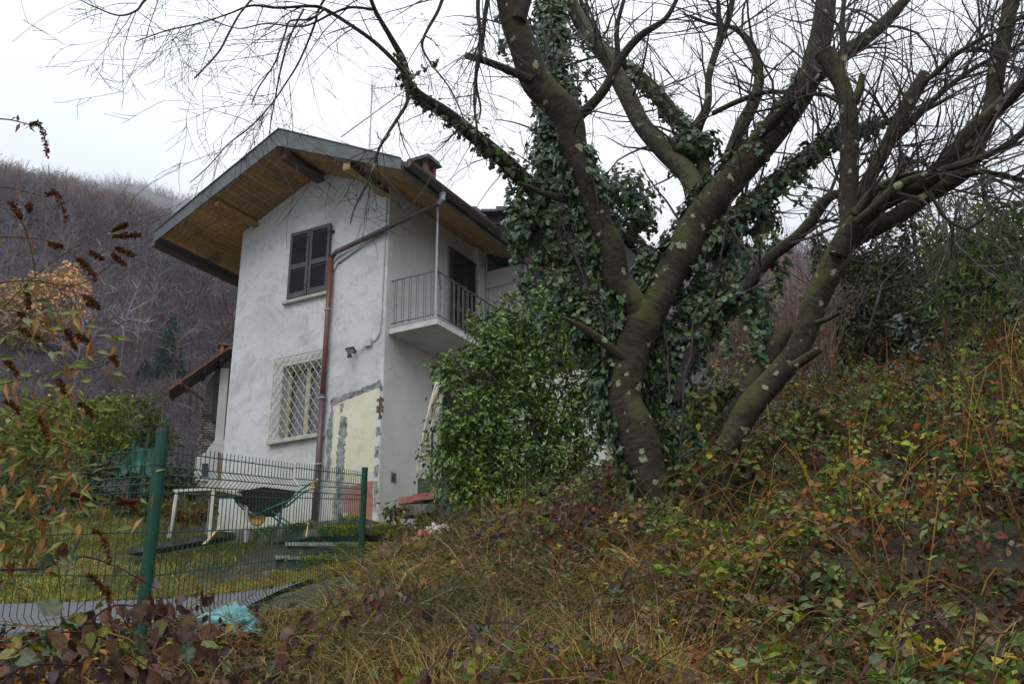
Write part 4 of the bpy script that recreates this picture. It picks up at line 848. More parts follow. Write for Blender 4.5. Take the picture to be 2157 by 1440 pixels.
# ================================================================ fence panels
GP = M['green_paint']
p1 = np.array([-1.70, 4.70]); p2 = np.array([-1.27, 8.40])
def zt_(px, py, xy): return EYE[2]+ray(px, py)[2]*math.hypot(*xy)
zA = zt_(340, 943, p1); zB = zt_(768, 1002, p2)
fen = empty('green_wire_fence', (p1[0], p1[1], 1.7), 'green welded wire mesh fence with bent ridges and square posts', 'fence')
def wire_mesh(h, r=.0026):
    bd = [(0, 0), (.05, 0), (.09, .034), (.13, 0), (h*.5, 0), (h-.17, 0), (h-.125, .036), (h-.08, 0), (h+.03, 0)]
    q = MB(); q.tube([(0, b_, a) for a, b_ in bd], r, 4); return q.mesh('wire', GP)
WM = wire_mesh(.93)
def panel(a, za, b_, zb, h=.93):
    L = np.linalg.norm(b_-a); d = np.r_[(b_-a)/L, 0]; nrm_ = np.array([d[1], -d[0], 0]); q = MB()
    for hh, off_ in ((0.012, 0), (.05, 0), (.09, .037), (.13, 0), (.33, 0), (.53, 0), (.72, 0), (h-.17, 0), (h-.125, .040), (h-.08, 0), (h-.006, 0)):
        if hh in (.05, .13): continue
        q.tube([np.r_[a, za-h+hh]+nrm_*off_, np.r_[b_, zb-h+hh]+nrm_*off_], .0033, 4)
    pn = q.obj('panel', GP, fen)
    n = int(L/.054)
    for k in range(n):
        t_ = (k+.5)/n; place('wire', WM, pn, frame(np.r_[a*(1-t_)+b_*t_, (za-h)*(1-t_)+(zb-h)*t_], d, nrm_, ZZ))
pm = p1+(p2-p1)*.52
panel(p1+(p2-p1)*.012, zA, pm-(p2-p1)*.003, zA+(zB-zA)*.50); panel(pm+(p2-p1)*.003, zA+(zB-zA)*.52, p2-(p2-p1)*.01, zB)
p3 = p1+np.array([-2.45, .72]); z3 = zt_(*(8, 970), p3) if False else zA+.06
dirL = at(8, 970, 1)-EYE; # solve left panel end so that the top line passes (8,970)
p3 = p1+np.array([-2.3, 1.25]); 
panel(p1-np.array([.03, -.015]), zA, p3, zA+.16); p4 = p3+np.array([-2.2, .9]); panel(p3-np.array([.03, -.012]), zA+.16, p4, zA+.3)
def post(xy, zt__, zb, r=.029):
    q = MB(); q.tube([np.r_[xy, zb], np.r_[xy, zt__]], r, 14); po_ = q.obj('post', GP, fen, smooth=False)
    q = MB(); q.tube([np.r_[xy, zt__], np.r_[xy, zt__+.022]], r*1.06, 14); q.obj('cap', M['black'], po_)
    for z in (zt__-.16, zt__-.19, zb+.4): 
        q = MB(); q.tube([np.r_[xy, z], np.r_[xy, z+.012]], r*1.12, 14); q.obj('collar', GP, po_)
post(p1, zA+.07, 1.3); post(p2, zB+.05, 2.2, .026); post(p3, zA+.20, 1.3)

# ================================================================ TREES
def spline(P, R, sub=4):
    P = np.asarray(P, float); R = np.asarray(R, float); n = len(P); out = []; ro = []
    for i in range(n-1):
        p0 = P[max(i-1, 0)]; p1_ = P[i]; p2_ = P[i+1]; p3_ = P[min(i+2, n-1)]
        for k in range(sub):
            t_ = k/sub; out.append(.5*((2*p1_)+(-p0+p2_)*t_+(2*p0-5*p1_+4*p2_-p3_)*t_*t_+(-p0+3*p1_-3*p2_+p3_)*t_**3)); ro.append(R[i]*(1-t_)+R[i+1]*t_)
    out.append(P[-1]); ro.append(R[-1]); return np.array(out), np.array(ro)
def limb3(pts, d0, d1, sub=4):
    """pts: (px,py,width px); d from d0 to d1 along the limb"""
    n = len(pts); P = []; R = []
    L = np.r_[0, np.cumsum([math.hypot(pts[i+1][0]-pts[i][0], pts[i+1][1]-pts[i][1]) for i in range(n-1)])]; L = L/L[-1]
    for (x, y, w), l in zip(pts, L):
        p = at(x, y, d0+(d1-d0)*l); P.append(p); R.append(w*.5*slant(p)/F)
    P = np.array(P); R = np.array(R); P[1:-1] += rng.standard_normal((n-2, 3))*R[1:-1, None]*(.05 if pts[0][2] > 45 else .14); R[1:-1] *= rng.uniform(.97, 1.05, n-2)
    P, R = spline(P, R, sub)
    return P, R*WK
WK = .85
SEG = []   # (P,R,tree key) sources for twigs
def make_limb(mbx, pts, d0, d1, n=10, key='a', sub=7, cap=True, lump=.03, tw=1.):
    P, R = limb3(pts, d0, d1, sub); mbx.tube(P, R, n, cap=cap, lump=lump); SEG.append((P, R, key, tw)); return P, R
cherry = empty('cherry_tree', at(1395, 1150, 8.0), 'large old leafless cherry tree forking low with ivy climbing it', 'tree')
LB = {}
def L(name, tree, pts, d0, d1, n=10, key='a', mat='bark', tw=1., label=None, nm='limb'):
    mb = MB(); P, R = make_limb(mb, pts, d0, d1, n, key, tw=tw); LB[name] = (P, R); return mb.obj(nm, M[mat], tree, smooth=True, label=label)
L('T', cherry, [(1425, 1260, 129.4), (1412, 1190, 98.8), (1400, 1120, 77.6), (1384, 1054, 77.6), (1367, 1005, 84.7), (1350, 954, 94.1), (1335, 900, 88.2), (1322, 847, 87.1), (1323, 794, 84.7), (1335, 741, 85.9), (1350, 688, 94.1), (1356, 650, 98.8)], 8.0, 8.0, 20, 'x', nm='trunk')
L('A', cherry, [(1345, 745, 38), (1345, 690, 66), (1328, 635, 65.9), (1299, 582, 70.6), (1281, 529, 65.9), (1263, 475, 61.2), (1243, 422, 65.9), (1226, 369, 68.2), (1208, 310, 70.6), (1190, 250, 72.9), (1140, 174, 77.6), (1107, 104, 70.6), (1087, 35, 62.4), (1068, -30, 51.8), (1040, -90, 35.3)], 8.0, 7.2, 16, 'a', tw=.5)
L('A2', cherry, [(1092, 45, 40), (1108, -5, 36), (1130, -80, 28)], 7.25, 7.2, 10, 'a')
L('B', cherry, [(1348, 745, 38), (1362, 690, 66), (1385, 635, 70.6), (1412, 582, 78.8), (1439, 529, 80.0), (1468, 475, 81.2), (1502, 422, 77.6), (1542, 369, 72.9), (1593, 316, 70.6), (1650, 243, 68.2), (1697, 174, 58.8), (1731, 104, 56.5), (1740, 35, 51.8), (1750, -90, 42.4)], 8.0, 8.4, 16, 'a', tw=.5)
L('C', cherry, [(1470, 440, 54), (1452, 370, 54), (1400, 320, 50), (1350, 260, 44), (1312, 190, 42), (1285, 130, 40), (1240, 75, 40), (1200, 0, 34), (1175, -70, 24)], 8.2, 8.6, 12, 'a', 'bark_pale', label='pale greenish limb crossing behind the ivy stem')
L('D', cherry, [(1490, 390, 30), (1466, 300, 40), (1420, 250, 40), (1370, 185, 34), (1320, 140, 26), (1270, 90, 18), (1235, 30, 12), (1210, -40, 8)], 8.3, 8.9, 9)
L('E', cherry, [(1530, 345, 30), (1560, 270, 32), (1590, 210, 30), (1600, 155, 24), (1583, 95, 20), (1545, 60, 13), (1490, 50, 8), (1440, 30, 5)], 8.3, 8.8, 8)
L('F', cherry, [(1425, 320, 24), (1470, 262, 24), (1490, 215, 20), (1495, 160, 18), (1512, 100, 18), (1535, 40, 16), (1548, -30, 11)], 8.2, 8.6, 8)
L('G', cherry, [(1700, 175, 38), (1740, 145, 36), (1790, 110, 34), (1855, 55, 30), (1915, -10, 22), (1960, -60, 14)], 8.4, 8.9, 9)
L('H', cherry, [(1440, 560, 50), (1505, 490, 58), (1600, 420, 52), (1675, 350, 44), (1740, 300, 36), (1790, 280, 30), (1850, 262, 20), (1930, 240, 12), (2010, 200, 8)], 8.1, 8.9, 10)
L('I', cherry, [(1590, 300, 30), (1650, 230, 24), (1700, 185, 20), (1730, 158, 16)], 8.15, 7.9, 7)
L('I2', cherry, [(1500, 240, 14), (1560, 212, 14), (1620, 195, 12), (1700, 200, 8), (1780, 205, 5)], 8.1, 8.0, 6)
L('S', cherry, [(1350, 900, 30), (1300, 780, 46), (1240, 680, 54), (1195, 580, 56), (1165, 470, 55), (1150, 370, 52), (1155, 260, 48), (1165, 150, 46), (1165, 40, 40), (1160, -60, 30)], 8.25, 8.4, 10, 'a', 'bark_dark', tw=.5, label='second stem hidden under ivy')
L('J', cherry, [(1160, 440, 40), (1110, 388, 38), (1060, 340, 38), (1000, 285, 36), (940, 240, 33), (885, 200, 30), (858, 170, 24), (848, 130, 18), (822, 80, 14), (788, 20, 11), (770, -40, 8)], 8.3, 7.0, 9, 'c')
L('K', cherry, [(1248, 445, 30), (1200, 422, 22), (1150, 405, 18), (1110, 392, 12), (1090, 385, 6)], 7.8, 7.6, 7, 'x')
L('St', cherry, [(1120, 170, 26), (1085, 152, 22), (1030, 133, 19), (980, 117, 17)], 7.35, 7.2, 7, 'x')
L('M', cherry, [(855, 172, 12), (858, 215, 10), (832, 258, 9), (800, 310, 8), (782, 368, 7), (762, 408, 6), (746, 440, 4), (738, 470, 3)], 7.1, 6.9, 6, 'c')
L('N1', cherry, [(1095, 60, 20), (1050, -30, 16), (1020, -60, 13), (1008, 10, 11), (1012, 80, 9), (1003, 150, 8), (1000, 215, 7), (1006, 280, 5)], 7.3, 7.0, 6, 'c')
L('N2', cherry, [(1040, -60, 12), (1024, 20, 11), (1015, 100, 9), (1003, 170, 7), (1012, 230, 5), (1005, 260, 3)], 7.2, 7.1, 6, 'c')
L('O', cherry, [(868, 185, 16), (850, 150, 11), (793, 93, 10), (733, 50, 9), (683, 20, 9), (650, 13, 8), (583, 17, 7), (530, 12, 6), (480, 30, 5), (420, 50, 4.5), (350, 65, 4), (285, 88, 2.5)], 7.0, 6.3, 6, 'c')
L('Pb', cherry, [(683, 20, 6), (655, 40, 5.5), (612, 45, 5), (600, 70, 5), (588, 110, 4.5), (575, 140, 4), (545, 185, 4), (530, 220, 3)], 6.7, 6.5, 5, 'c')
L('Q', cherry, [(690, -10, 7), (672, 20, 6.5), (660, 60, 6), (630, 130, 5), (600, 180, 4.5), (570, 222, 4), (530, 265, 4), (480, 305, 3.4), (440, 350, 3), (400, 385, 2)], 6.8, 6.5, 5, 'c')
L('R', cherry, [(640, 20, 6), (610, 80, 5.4), (590, 150, 4.5), (583, 190, 4), (570, 260, 3), (568, 290, 2)], 6.7, 6.5, 5, 'c')
L('Sb', cherry, [(530, 0, 6), (505, 30, 5.5), (482, 70, 5.5), (462, 108, 5.5), (432, 142, 5), (410, 165, 4.5)], 6.4, 6.2, 5, 'x')
L('Tb', cherry, [(420, -60, 9), (360, -40, 8), (307, 0, 7), (287, 22, 5.5), (250, 33, 4.5), (200, 15, 3.5), (170, 0, 2.5)], 6.2, 6.0, 5, 'c')
L('U', cherry, [(785, 20, 8), (740, 15, 7), (700, 30, 6), (640, 55, 5), (560, 50, 4), (500, 60, 3), (430, 35, 2.5)], 6.9, 6.4, 5, 'c')
L('V', cherry, [(1108, -40, 22), (1080, -60, 16), (960, -40, 12), (920, 30, 9), (890, 90, 7), (905, 130, 5), (950, 190, 4), (985, 270, 3)], 7.2, 6.9, 5, 'c')
L('W', cherry, [(1195, 275, 20), (1270, 200, 17), (1300, 130, 15), (1298, 60, 12), (1320, -20, 9)], 7.8, 7.6, 6, 'c')
L('X', cherry, [(1195, 262, 24), (1262, 200, 22), (1310, 120, 20), (1350, 70, 18), (1400, 40, 14), (1430, -10, 10)], 7.7, 7.5, 7, 'c')
L('Y', cherry, [(1465, 715, 42), (1519, 653, 36), (1571, 608, 32), (1624, 546, 31), (1676, 501, 29), (1710, 462, 28), (1745, 417, 25), (1778, 407, 20), (1830, 395, 10)], 8.2, 7.9, 9, 'a', 'bark_dark', label='dark limb rising to the right from the ivy mass')
L('Yr', cherry, [(1425, 850, 20), (1440, 790, 34), (1456, 745, 38), (1472, 708, 38)], 8.15, 8.2, 9, 'x', 'bark_dark')
L('Z', cherry, [(1320, 760, 24), (1262, 712, 24), (1222, 686, 18), (1185, 668, 8)], 7.9, 7.75, 7, 'x')
for nm_ in ('A', 'B'):
    pass

tree2 = empty('leaning_tree', at(1535, 960, 7.7), 'dark leaning tree with sawn stubs and pale lichen among the brambles', 'tree')
L('t', tree2, [(1470, 1040, 65.9), (1505, 985, 61.2), (1535, 935, 58.8), (1557, 895, 61.2), (1588, 845, 64.7), (1638, 790, 62.4), (1676, 741, 60.0), (1702, 688, 58.8), (1719, 635, 58.8), (1740, 582, 61.2), (1770, 529, 57.6), (1790, 475, 51.8), (1788, 420, 48.2), (1788, 360, 47.1), (1789, 300, 44.7), (1787, 235, 42.4), (1772, 180, 42.4), (1752, 138, 51.8), (1737, 112, 54.1)], 7.7, 7.5, 16, 'b', 'bark', tw=.6, nm='trunk')
L('ta', tree2, [(1765, 540, 50), (1797, 479, 50), (1867, 417, 46), (1936, 389, 44), (1988, 351, 42), (2040, 285, 40), (2092, 236, 38), (2157, 174, 34), (2230, 100, 28)], 7.5, 7.2, 11, 'b')
L('tb', tree2, [(1760, 545, 40), (1808, 497, 42), (1884, 451, 44), (1953, 406, 46), (2023, 368, 46), (2047, 330, 44), (2075, 271, 42), (2092, 208, 40), (2099, 139, 40), (2118, 60, 38), (2135, -40, 34)], 7.7, 7.9, 11, 'b')
L('tc', tree2, [(1790, 470, 36), (1812, 417, 34), (1832, 365, 33), (1856, 330, 33), (1884, 271, 35), (1919, 215, 36), (1948, 158, 34)], 7.6, 7.7, 9, 'b')
L('tc2', tree2, [(1945, 175, 12), (1975, 150, 15), (2010, 118, 14), (2062, 85, 12), (2110, 60, 10), (2170, 30, 8)], 7.6, 7.5, 6, 'b')
L('td', tree2, [(1800, 455, 28), (1832, 412, 26), (1867, 384, 22), (1915, 366, 15), (1950, 362, 6)], 7.3, 7.2, 7, 'b')
L('te', tree2, [(1800, 470, 20), (1840, 437, 20), (1901, 388, 22), (1988, 358, 21), (2075, 330, 18), (2127, 302, 15), (2157, 278, 13), (2200, 230, 9)], 7.2, 7.0, 8, 'b')
L('tf', tree2, [(2023, 372, 16), (2070, 362, 13), (2110, 368, 12), (2170, 382, 10)], 7.7, 7.6, 6, 'b')
L('th', tree2, [(1668, 775, 30), (1695, 755, 24), (1728, 735, 19)], 7.4, 7.3, 8, 'x')
L('ti', tree2, [(1720, 680, 16), (1745, 670, 13), (1768, 658, 12)], 7.5, 7.4, 6, 'x')
L('tj', tree2, [(1800, 215, 24), (1812, 185, 20), (1816, 158, 14)], 7.5, 7.5, 7, 'x')
L('tk', tree2, [(1766, 165, 26), (1778, 110, 20), (1776, 50, 14), (1782, -30, 9)], 7.5, 7.6, 7, 'b')
L('tl', tree2, [(1830, 340, 14), (1880, 300, 18), (1930, 250, 17), (1990, 190, 15), (2060, 140, 12), (2157, 90, 9)], 7.7, 8.1, 6, 'b')
L('tm', tree2, [(1950, 385, 10), (1985, 450, 9), (2030, 480, 8), (2060, 470, 6), (2100, 440, 5), (2150, 430, 4)], 7.4, 7.2, 5, 'b')
L('tn', tree2, [(1875, 420, 14), (1890, 360, 12), (1930, 340, 10), (1960, 355, 7)], 7.6, 7.9, 5, 'b')
L('to', tree2, [(1800, 240, 12), (1740, 200, 10), (1690, 205, 8), (1620, 230, 6), (1560, 240, 4)], 7.5, 7.6, 5, 'b')
# hidden crooked stump beside tree
L('tp', tree2, [(1480, 990, 50), (1540, 880, 56), (1590, 800, 50), (1640, 720, 40), (1660, 690, 30)], 8.1, 8.3, 9, 'x', 'bark_dark')

def twig_levels(keys, n1, len1, mbx, up, spread=.8, lv=(3.0, 2.6), r1=.006, jit=.5, out=None, minr=.0014, seed_w=None):
    """vectorised recursive twigs from the recorded limbs"""
    Ps, Ts, Rs, Ws = [], [], [], []
    for P, R, k, tw in SEG:
        if k not in keys: continue
        T = norm(np.gradient(P, axis=0)); s_ = np.linalg.norm(np.gradient(P, axis=0), axis=1)
        wgt = s_*tw*(.4+1.2*np.linspace(0, 1, len(P))); Ps.append(P); Ts.append(T); Rs.append(R); Ws.append(wgt)
    P = np.concatenate(Ps); T = np.concatenate(Ts); R = np.concatenate(Rs); Wt = np.concatenate(Ws); Wt = Wt/Wt.sum()
    n = n1; idx = rng.choice(len(P), n, p=Wt); S = P[idx]+rng.standard_normal((n, 3))*.01; D = norm(T[idx]*.7+norm(rnd(n))*spread+np.array(up)*.6)
    Ln = len1*rng.uniform(.35, 1.25, n); r0 = np.minimum(R[idx]*.5, r1*rng.uniform(.6, 1.6, n))
    K = 7
    for lev in range(len(lv)+1):
        bend = rng.standard_normal((len(S), 3))*.35*jit*2; Pt = np.zeros((len(S), K, 3)); Pt[:, 0] = S; d = D.copy()
        for k in range(1, K):
            d = norm(d+bend/K+rng.standard_normal(d.shape)*.16*jit+np.array(up)*.10); Pt[:, k] = Pt[:, k-1]+d*(Ln/(K-1))[:, None]
        u = np.linspace(1, .25, K)[None]; Rr = np.maximum(r0[:, None]*u, minr*.7)
        mbx.tubes(Pt, Rr, 4 if lev == 0 else 3)
        if lev == len(lv): break
        m_ = int(len(S)*lv[lev]); i_ = rng.integers(0, len(S), m_); kk = rng.integers(1, K, m_)
        S2 = Pt[i_, kk]; dd = norm(Pt[i_, kk]-Pt[i_, kk-1]); D2 = norm(dd*.8+norm(rnd(m_))*.75+np.array(up)*.25)
        Ln = Ln[i_]*rng.uniform(.25, .6, m_); r0 = np.maximum(Rr[i_, kk]*.65, minr); S, D = S2, D2
tw = MB(); twig_levels(('a',), 300, 1.1, tw, (0, 0, .35), .9, (3.2, 2.4), .010, minr=.0017, jit=.85); 
twig_levels(('c',), 200, .72, tw, (-.12, 0, -.30), .9, (2.8, 2.0), .0056, minr=.0021)
tw.obj('twigs', M['twig'], cherry, kind='stuff')
tw = MB(); twig_levels(('b',), 270, 1.15, tw, (.12, 0, .38), .8, (3.0, 2.2), .008, jit=.8); tw.obj('twigs', M['twig'], tree2, kind='stuff')

# ================================================================ IVY
ivy = empty('climbing_ivy', at(1300, 950, 8), 'dark green ivy smothering the left stem and fork of the cherry tree', 'ivy')
IP, INn, IS = [], [], []
def ivy_on(P, R, t0, t1, n, side=None, thick=.06, sz=.075):
    m_ = len(P); i0, i1 = int(t0*(m_-1)), max(int(t1*(m_-1)), int(t0*(m_-1))+1)
    k = rng.uniform(i0, i1, n); i = np.minimum(k.astype(int), m_-2); f = (k-i)[:, None]
    C = P[i]*(1-f)+P[i+1]*f; T = norm(P[i+1]-P[i]); d = rnd(n)
    if side is not None: d = d+np.array(side)*1.6
    d = norm(d-T*(d*T).sum(1, keepdims=True)); Rr = R[i][:, None]
    IP.append(C+d*(Rr+rng.random((n, 1))**1.5*thick)); INn.append(d); IS.append(sz*rng.uniform(.6, 1.3, n))
def ivy_blob(px, py, rx, ry, d, n, sz=.062, dep=None, dens=1.):
    c = at(px, py, d); s_ = slant(c)/F; r = np.array([rx*s_, (dep or min(rx, ry)*s_*.9), ry*s_]); n = int(n*2.0); dd = norm(rnd(n)); q = vnoise(dd*2.2+c*1.7, 1.9)
    rad = (.45+.55*rng.random((n, 1))**.6)*(.35+1.3*q[:, None]); P = c+dd*r*rad; keep = vnoise(P, 4.5) > .33
    IP.append(P[keep]); INn.append(dd[keep]); IS.append(sz*rng.uniform(.6, 1.3, keep.sum()))
def ivy_strand(px, py, ln, d, n, sz=.055):
    t_ = rng.random(n)[:, None]; a = at(px, py, d); P = a+np.array([0, 0, -1.])*t_*ln*slant(a)/F+np.array([.05, 0, 0])*np.sin(t_*5+px)+rnd(n)*.018
    IP.append(P); INn.append(rnd(n)*.5+np.array([0, -1, .1])); IS.append(sz*rng.uniform(.6, 1.3, n))
A, B, S_, C_, D_, H_, J_, T_, Y_ = (LB[k] for k in ('A', 'B', 'S', 'C', 'D', 'H', 'J', 'T', 'Y'))
ivy_on(*S_, 0., 1, 3600, None, .12, .060); ivy_on(*A, .12, .6, 700, (-2.2, .2, 0), .10, .07); ivy_on(*A, .42, .58, 160, (1.2, -.5, 0), .05, .06)
ivy_on(*T_, .2, .95, 600, (-2.4, .5, 0), .10, .06); ivy_on(*T_, .1, .95, 700, (2.2, .8, 0), .14, .06); ivy_on(*B, .15, .6, 700, (-1.6, .6, 1.), .08, .06)
ivy_on(*B, .6, .78, 160, (-.9, 0, .4), .05, .06); ivy_on(*D_, .1, .75, 420, None, .05, .06); ivy_on(*H_, 0, .75, 900, (0, 0, .3), .06, .065)
ivy_on(*J_, 0, .35, 260, None, .07, .055); ivy_on(*J_, .35, .75, 170, (0, 0, -.6), .05, .045); ivy_on(*Y_, 0, .25, 200, None, .06, .06)
for a in [(1165, 60, 42, 90, 8.4, 650), (1172, 210, 48, 90, 8.4, 700), (1160, 350, 42, 90, 8.3, 750), (1160, 470, 50, 100, 8.3, 950), (1205, 590, 42, 90, 8.25, 750), (1245, 700, 40, 90, 8.2, 700), (1268, 840, 26, 90, 8.15, 350),
          (1310, 405, 70, 62, 8.45, 330), (1345, 450, 46, 56, 8.45, 200), (1362, 570, 26, 60, 8.4, 350), (1462, 300, 50, 42, 8.3, 420), (1440, 370, 30, 60, 8.35, 220), (1520, 500, 50, 60, 8.4, 550), (1530, 590, 40, 70, 8.4, 420),
          (1470, 640, 50, 90, 8.4, 800), (1425, 740, 56, 110, 8.4, 1100), (1425, 860, 54, 100, 8.35, 1000), (1440, 970, 40, 80, 8.3, 450), (1350, 1080, 50, 60, 8.1, 200), (1600, 460, 40, 40, 8.5, 260), (1100, 470, 40, 60, 8.2, 300), (1085, 420, 26, 30, 8.2, 90), (1600, 640, 26, 90, 8.4, 260), (1385, 1130, 70, 60, 7.9, 350)]: ivy_blob(*a)
for (px, py, ln, n) in [(1630, 500, 90, 60), (1640, 505, 130, 70), (1612, 490, 70, 50), (1585, 500, 150, 90), (1560, 520, 170, 100), (1575, 640, 120, 80), (1598, 640, 150, 90), (1690, 370, 60, 30), (1240, 560, 120, 60), (1090, 480, 150, 90), (1120, 520, 160, 110), (1150, 560, 150, 90), (1105, 430, 80, 60), (1230, 60, 130, 50), (1205, 100, 120, 40), (1060, 20, 90, 40), (1065, 80, 60, 30), (1710, 420, 60, 24), (1505, 560, 200, 90)]: ivy_strand(px, py, ln, 8.15, n)
t_ = rng.random(26)[:, None]; IP.append(at(862, 160, 7.0)*(1-t_)+at(924, 128, 6.9)*t_); INn.append(rnd(26)); IS.append(np.full(26, .045))
P = np.concatenate(IP); Nn = np.concatenate(INn); S = np.concatenate(IS); n = len(P)
Dn = rnd(n)*.45+np.array([0, -.1, -1.]); Nn = norm(Nn)+rnd(n)*.35+np.array([0, -.3, .25])
# the 300 leaves that show largest are objects of their own
vis = S/np.array([slant(p) for p in P])*(.4+np.clip(-(norm(Nn) @ norm(np.array([0, 1, .3]))), 0, 1)); fr = (P[:, 1] < 8.25); order = np.argsort(-(vis*fr)); big = order[:290]; rest = order[290:]
mb = MB(); cols = [(.022, .050, .030), (.042, .085, .052), (.08, .125, .09), (.075, .16, .025), (.13, .165, .13)]
mb.leaves(IVY2, P[rest], Nn[rest], Dn[rest], S[rest], pal(len(rest), cols, [4, 4, 2.2, .7, .8], .3)); mb.obj('foliage', M['gloss'], ivy, kind='stuff')
q = MB(); q.leaves(IVY, np.zeros((1, 3)), np.array([[0, 0, 1.]]), np.array([[0, 1., 0]]), np.array([1.]), np.array([[1, 1, 1.]])); lme = q.mesh('leaf', M['ivyleaf'])
for k in big:
    z_ = norm(Nn[k]); y_ = norm(Dn[k]-z_*(Dn[k] @ z_)); x_ = np.cross(y_, z_); s_ = S[k]*1.15
    place('leaf', lme, ivy, frame(P[k], x_*s_, y_*s_, z_*s_))
vs = MB()
for (a, b_) in (((1290, 960), (1240, 640)), ((1240, 640), (1170, 380)), ((1430, 980), (1470, 650)), ((1320, 900), (1300, 640)), ((1410, 860), (1390, 560)), ((1180, 380), (1170, 40)), ((1500, 660), (1545, 420))):
    p0, p1_ = at(*a, 8.0), at(*b_, 8.05); t_ = np.linspace(0, 1, 12)[:, None]; vs.tube(p0*(1-t_)+p1_*t_+np.cumsum(rng.standard_normal((12, 3))*.015, 0), .009, 5)
vs.obj('vine_stem', M['twig'], ivy)
print('ivy', n)

# ================================================================ EVERGREEN SHRUB in front of the house
def pb(px, py, rx, ry, d, dep=None):
    c = at(px, py, d); s_ = slant(c)/F; return (c, np.array([rx*s_, dep if dep else min(rx, ry)*s_*.9, ry*s_]))
LG = [(.032, .075, .018), (.062, .125, .028), (.10, .19, .04), (.17, .27, .05), (.17, .19, .045)]; LW = [3, 4, 3, 1.4, .5]
sh = empty('evergreen_shrub', at(1100, 1075, 11.6), 'tall glossy evergreen shrub between the balcony and the big tree', 'shrub')
bl = [pb(*a) for a in [(1050, 690, 62, 60, 11.6), (1030, 750, 60, 50, 11.4), (1120, 720, 80, 70, 11.8), (1160, 640, 70, 50, 11.9), (1190, 720, 70, 70, 11.9), (1000, 820, 75, 60, 11.3), (1090, 810, 90, 65, 11.5), (970, 900, 65, 60, 11.1), (1060, 900, 90, 70, 11.2),
     (960, 970, 70, 55, 11.1), (1060, 980, 100, 60, 11.1), (1170, 880, 80, 70, 11.6), (1180, 980, 95, 60, 11.3), (1230, 830, 55, 60, 11.9), (1000, 1040, 85, 40, 11.0), (1120, 1050, 110, 45, 10.9), (1230, 1040, 70, 45, 10.9), (1230, 940, 45, 40, 11.6), (945, 780, 34, 36, 11.5), (1240, 760, 50, 50, 12), (1080, 640, 30, 24, 11.8), (1215, 620, 34, 40, 12)]]
mb = MB(); blob_leaves(mb, bl, 15, .060, LG, LW, diamond(.27), up=.6, shell=.3, down=.1, var=.4, lump=.6); mb.obj('foliage', M['gloss'], sh, kind='stuff')
mb = MB(); base = at(1110, 1090, 11.5)
tips = np.array([c+r*norm(rng.standard_normal(3))*.5 for c, r in bl for _ in range(3)]); bs = base+np.stack([rng.uniform(-.6, .6, len(tips)), rng.uniform(-.2, .2, len(tips)), np.full(len(tips), -.3)], -1); stems(mb, bs, tips, .022, .004, 5, .1); mb.obj('stem', M['twig'], sh)
tipc = np.array([c+r*norm(np.array([rng.standard_normal(), -abs(rng.standard_normal())*.5, abs(rng.standard_normal())]))*rng.uniform(.95, 1.5) for c, r in bl for _ in range(9)]); 
mb = MB(); fr_ = np.array([c for c, r in bl for _ in range(9)]); stems(mb, fr_, tipc, .006, .002, 3, .05, 5, np.tile([[.04, .035, .02]], (len(tipc), 1)))
for a, b_ in zip(fr_, tipc):
    k = 9; t_ = rng.uniform(.55, 1.02, k)[:, None]; mb.leaves(DI, a*(1-t_)+b_*t_, rnd(k)+[0, 0, .6], (b_-a)[None]+rnd(k)*.35, np.full(k, .06)*rng.uniform(.8, 1.2, k), pal(k, LG[1:], [2, 3, 2, 1]))
mb.obj('sprig', M['gloss'], sh, kind='stuff')

# ================================================================ GARDEN BEYOND THE FENCE
YG = [(.075, .12, .018), (.14, .19, .028), (.20, .24, .04), (.045, .075, .014), (.26, .24, .04)]
for k, (lb, blobs, cols) in enumerate([
    ('yellow green bushy shrub at the left edge behind the fence', [(30, 960, 70, 60, 19), (100, 900, 70, 60, 19), (140, 950, 60, 50, 18.6), (150, 880, 64, 50, 19.4), (60, 880, 60, 50, 19.2)], YG),
    ('rounded mid green shrub in the middle of the garden row', [(210, 880, 60, 45, 20), (190, 930, 60, 40, 19.6), (240, 930, 40, 40, 20), (235, 868, 50, 44, 20.4)], YG[:3]),
    ('darker green feathery shrub nearest the stone outbuilding', [(300, 865, 44, 42, 21), (310, 910, 50, 40, 21), (340, 930, 36, 36, 21.3), (275, 930, 36, 30, 20.6)], [(.045, .085, .024), (.075, .12, .03), (.11, .15, .04)])]):
    B_ = [pb(*a) for a in blobs]; g_ = B_[0][0].copy(); g_[2] = float(G(g_[0], g_[1])); e = empty('garden_shrub', g_, lb, 'shrub', 'green shrubs in the garden')
    mb = MB(); blob_leaves(mb, B_, 13, .12, cols, np.ones(len(cols)), diamond(.2), up=.8, shell=.3, down=-.6, lump=.5); mb.obj('foliage', M['leaf'], e, kind='stuff')
    mb = MB(); stems(mb, g_, np.array([c+r*rng.standard_normal(3)*.4 for c, r in B_ for _ in range(4)]), .03, .006); mb.obj('stem', M['twig'], e)
B_ = [pb(*a) for a in [(20, 1030, 60, 34, 15.5), (110, 1040, 60, 28, 15.5), (190, 1040, 50, 26, 15.4), (250, 1050, 40, 20, 15.2), (60, 1075, 60, 22, 14.8), (300, 1075, 50, 20, 16.5), (380, 1010, 40, 26, 19), (330, 1000, 50, 30, 18.6), (240, 990, 50, 26, 17), (330, 1040, 40, 30, 17), (400, 1030, 40, 22, 17.5)]]
mb = MB(); blob_leaves(mb, B_, 14, .09, [(.02, .04, .014), (.03, .055, .02), (.06, .045, .02), (.10, .05, .02)], [4, 3, 1.5, 1], DI, up=.6, shell=.3, lump=.3); tag(mb.obj('hedge', M['leaf']), 'low dark straggly hedge at the top of the garden slope', kind='stuff')
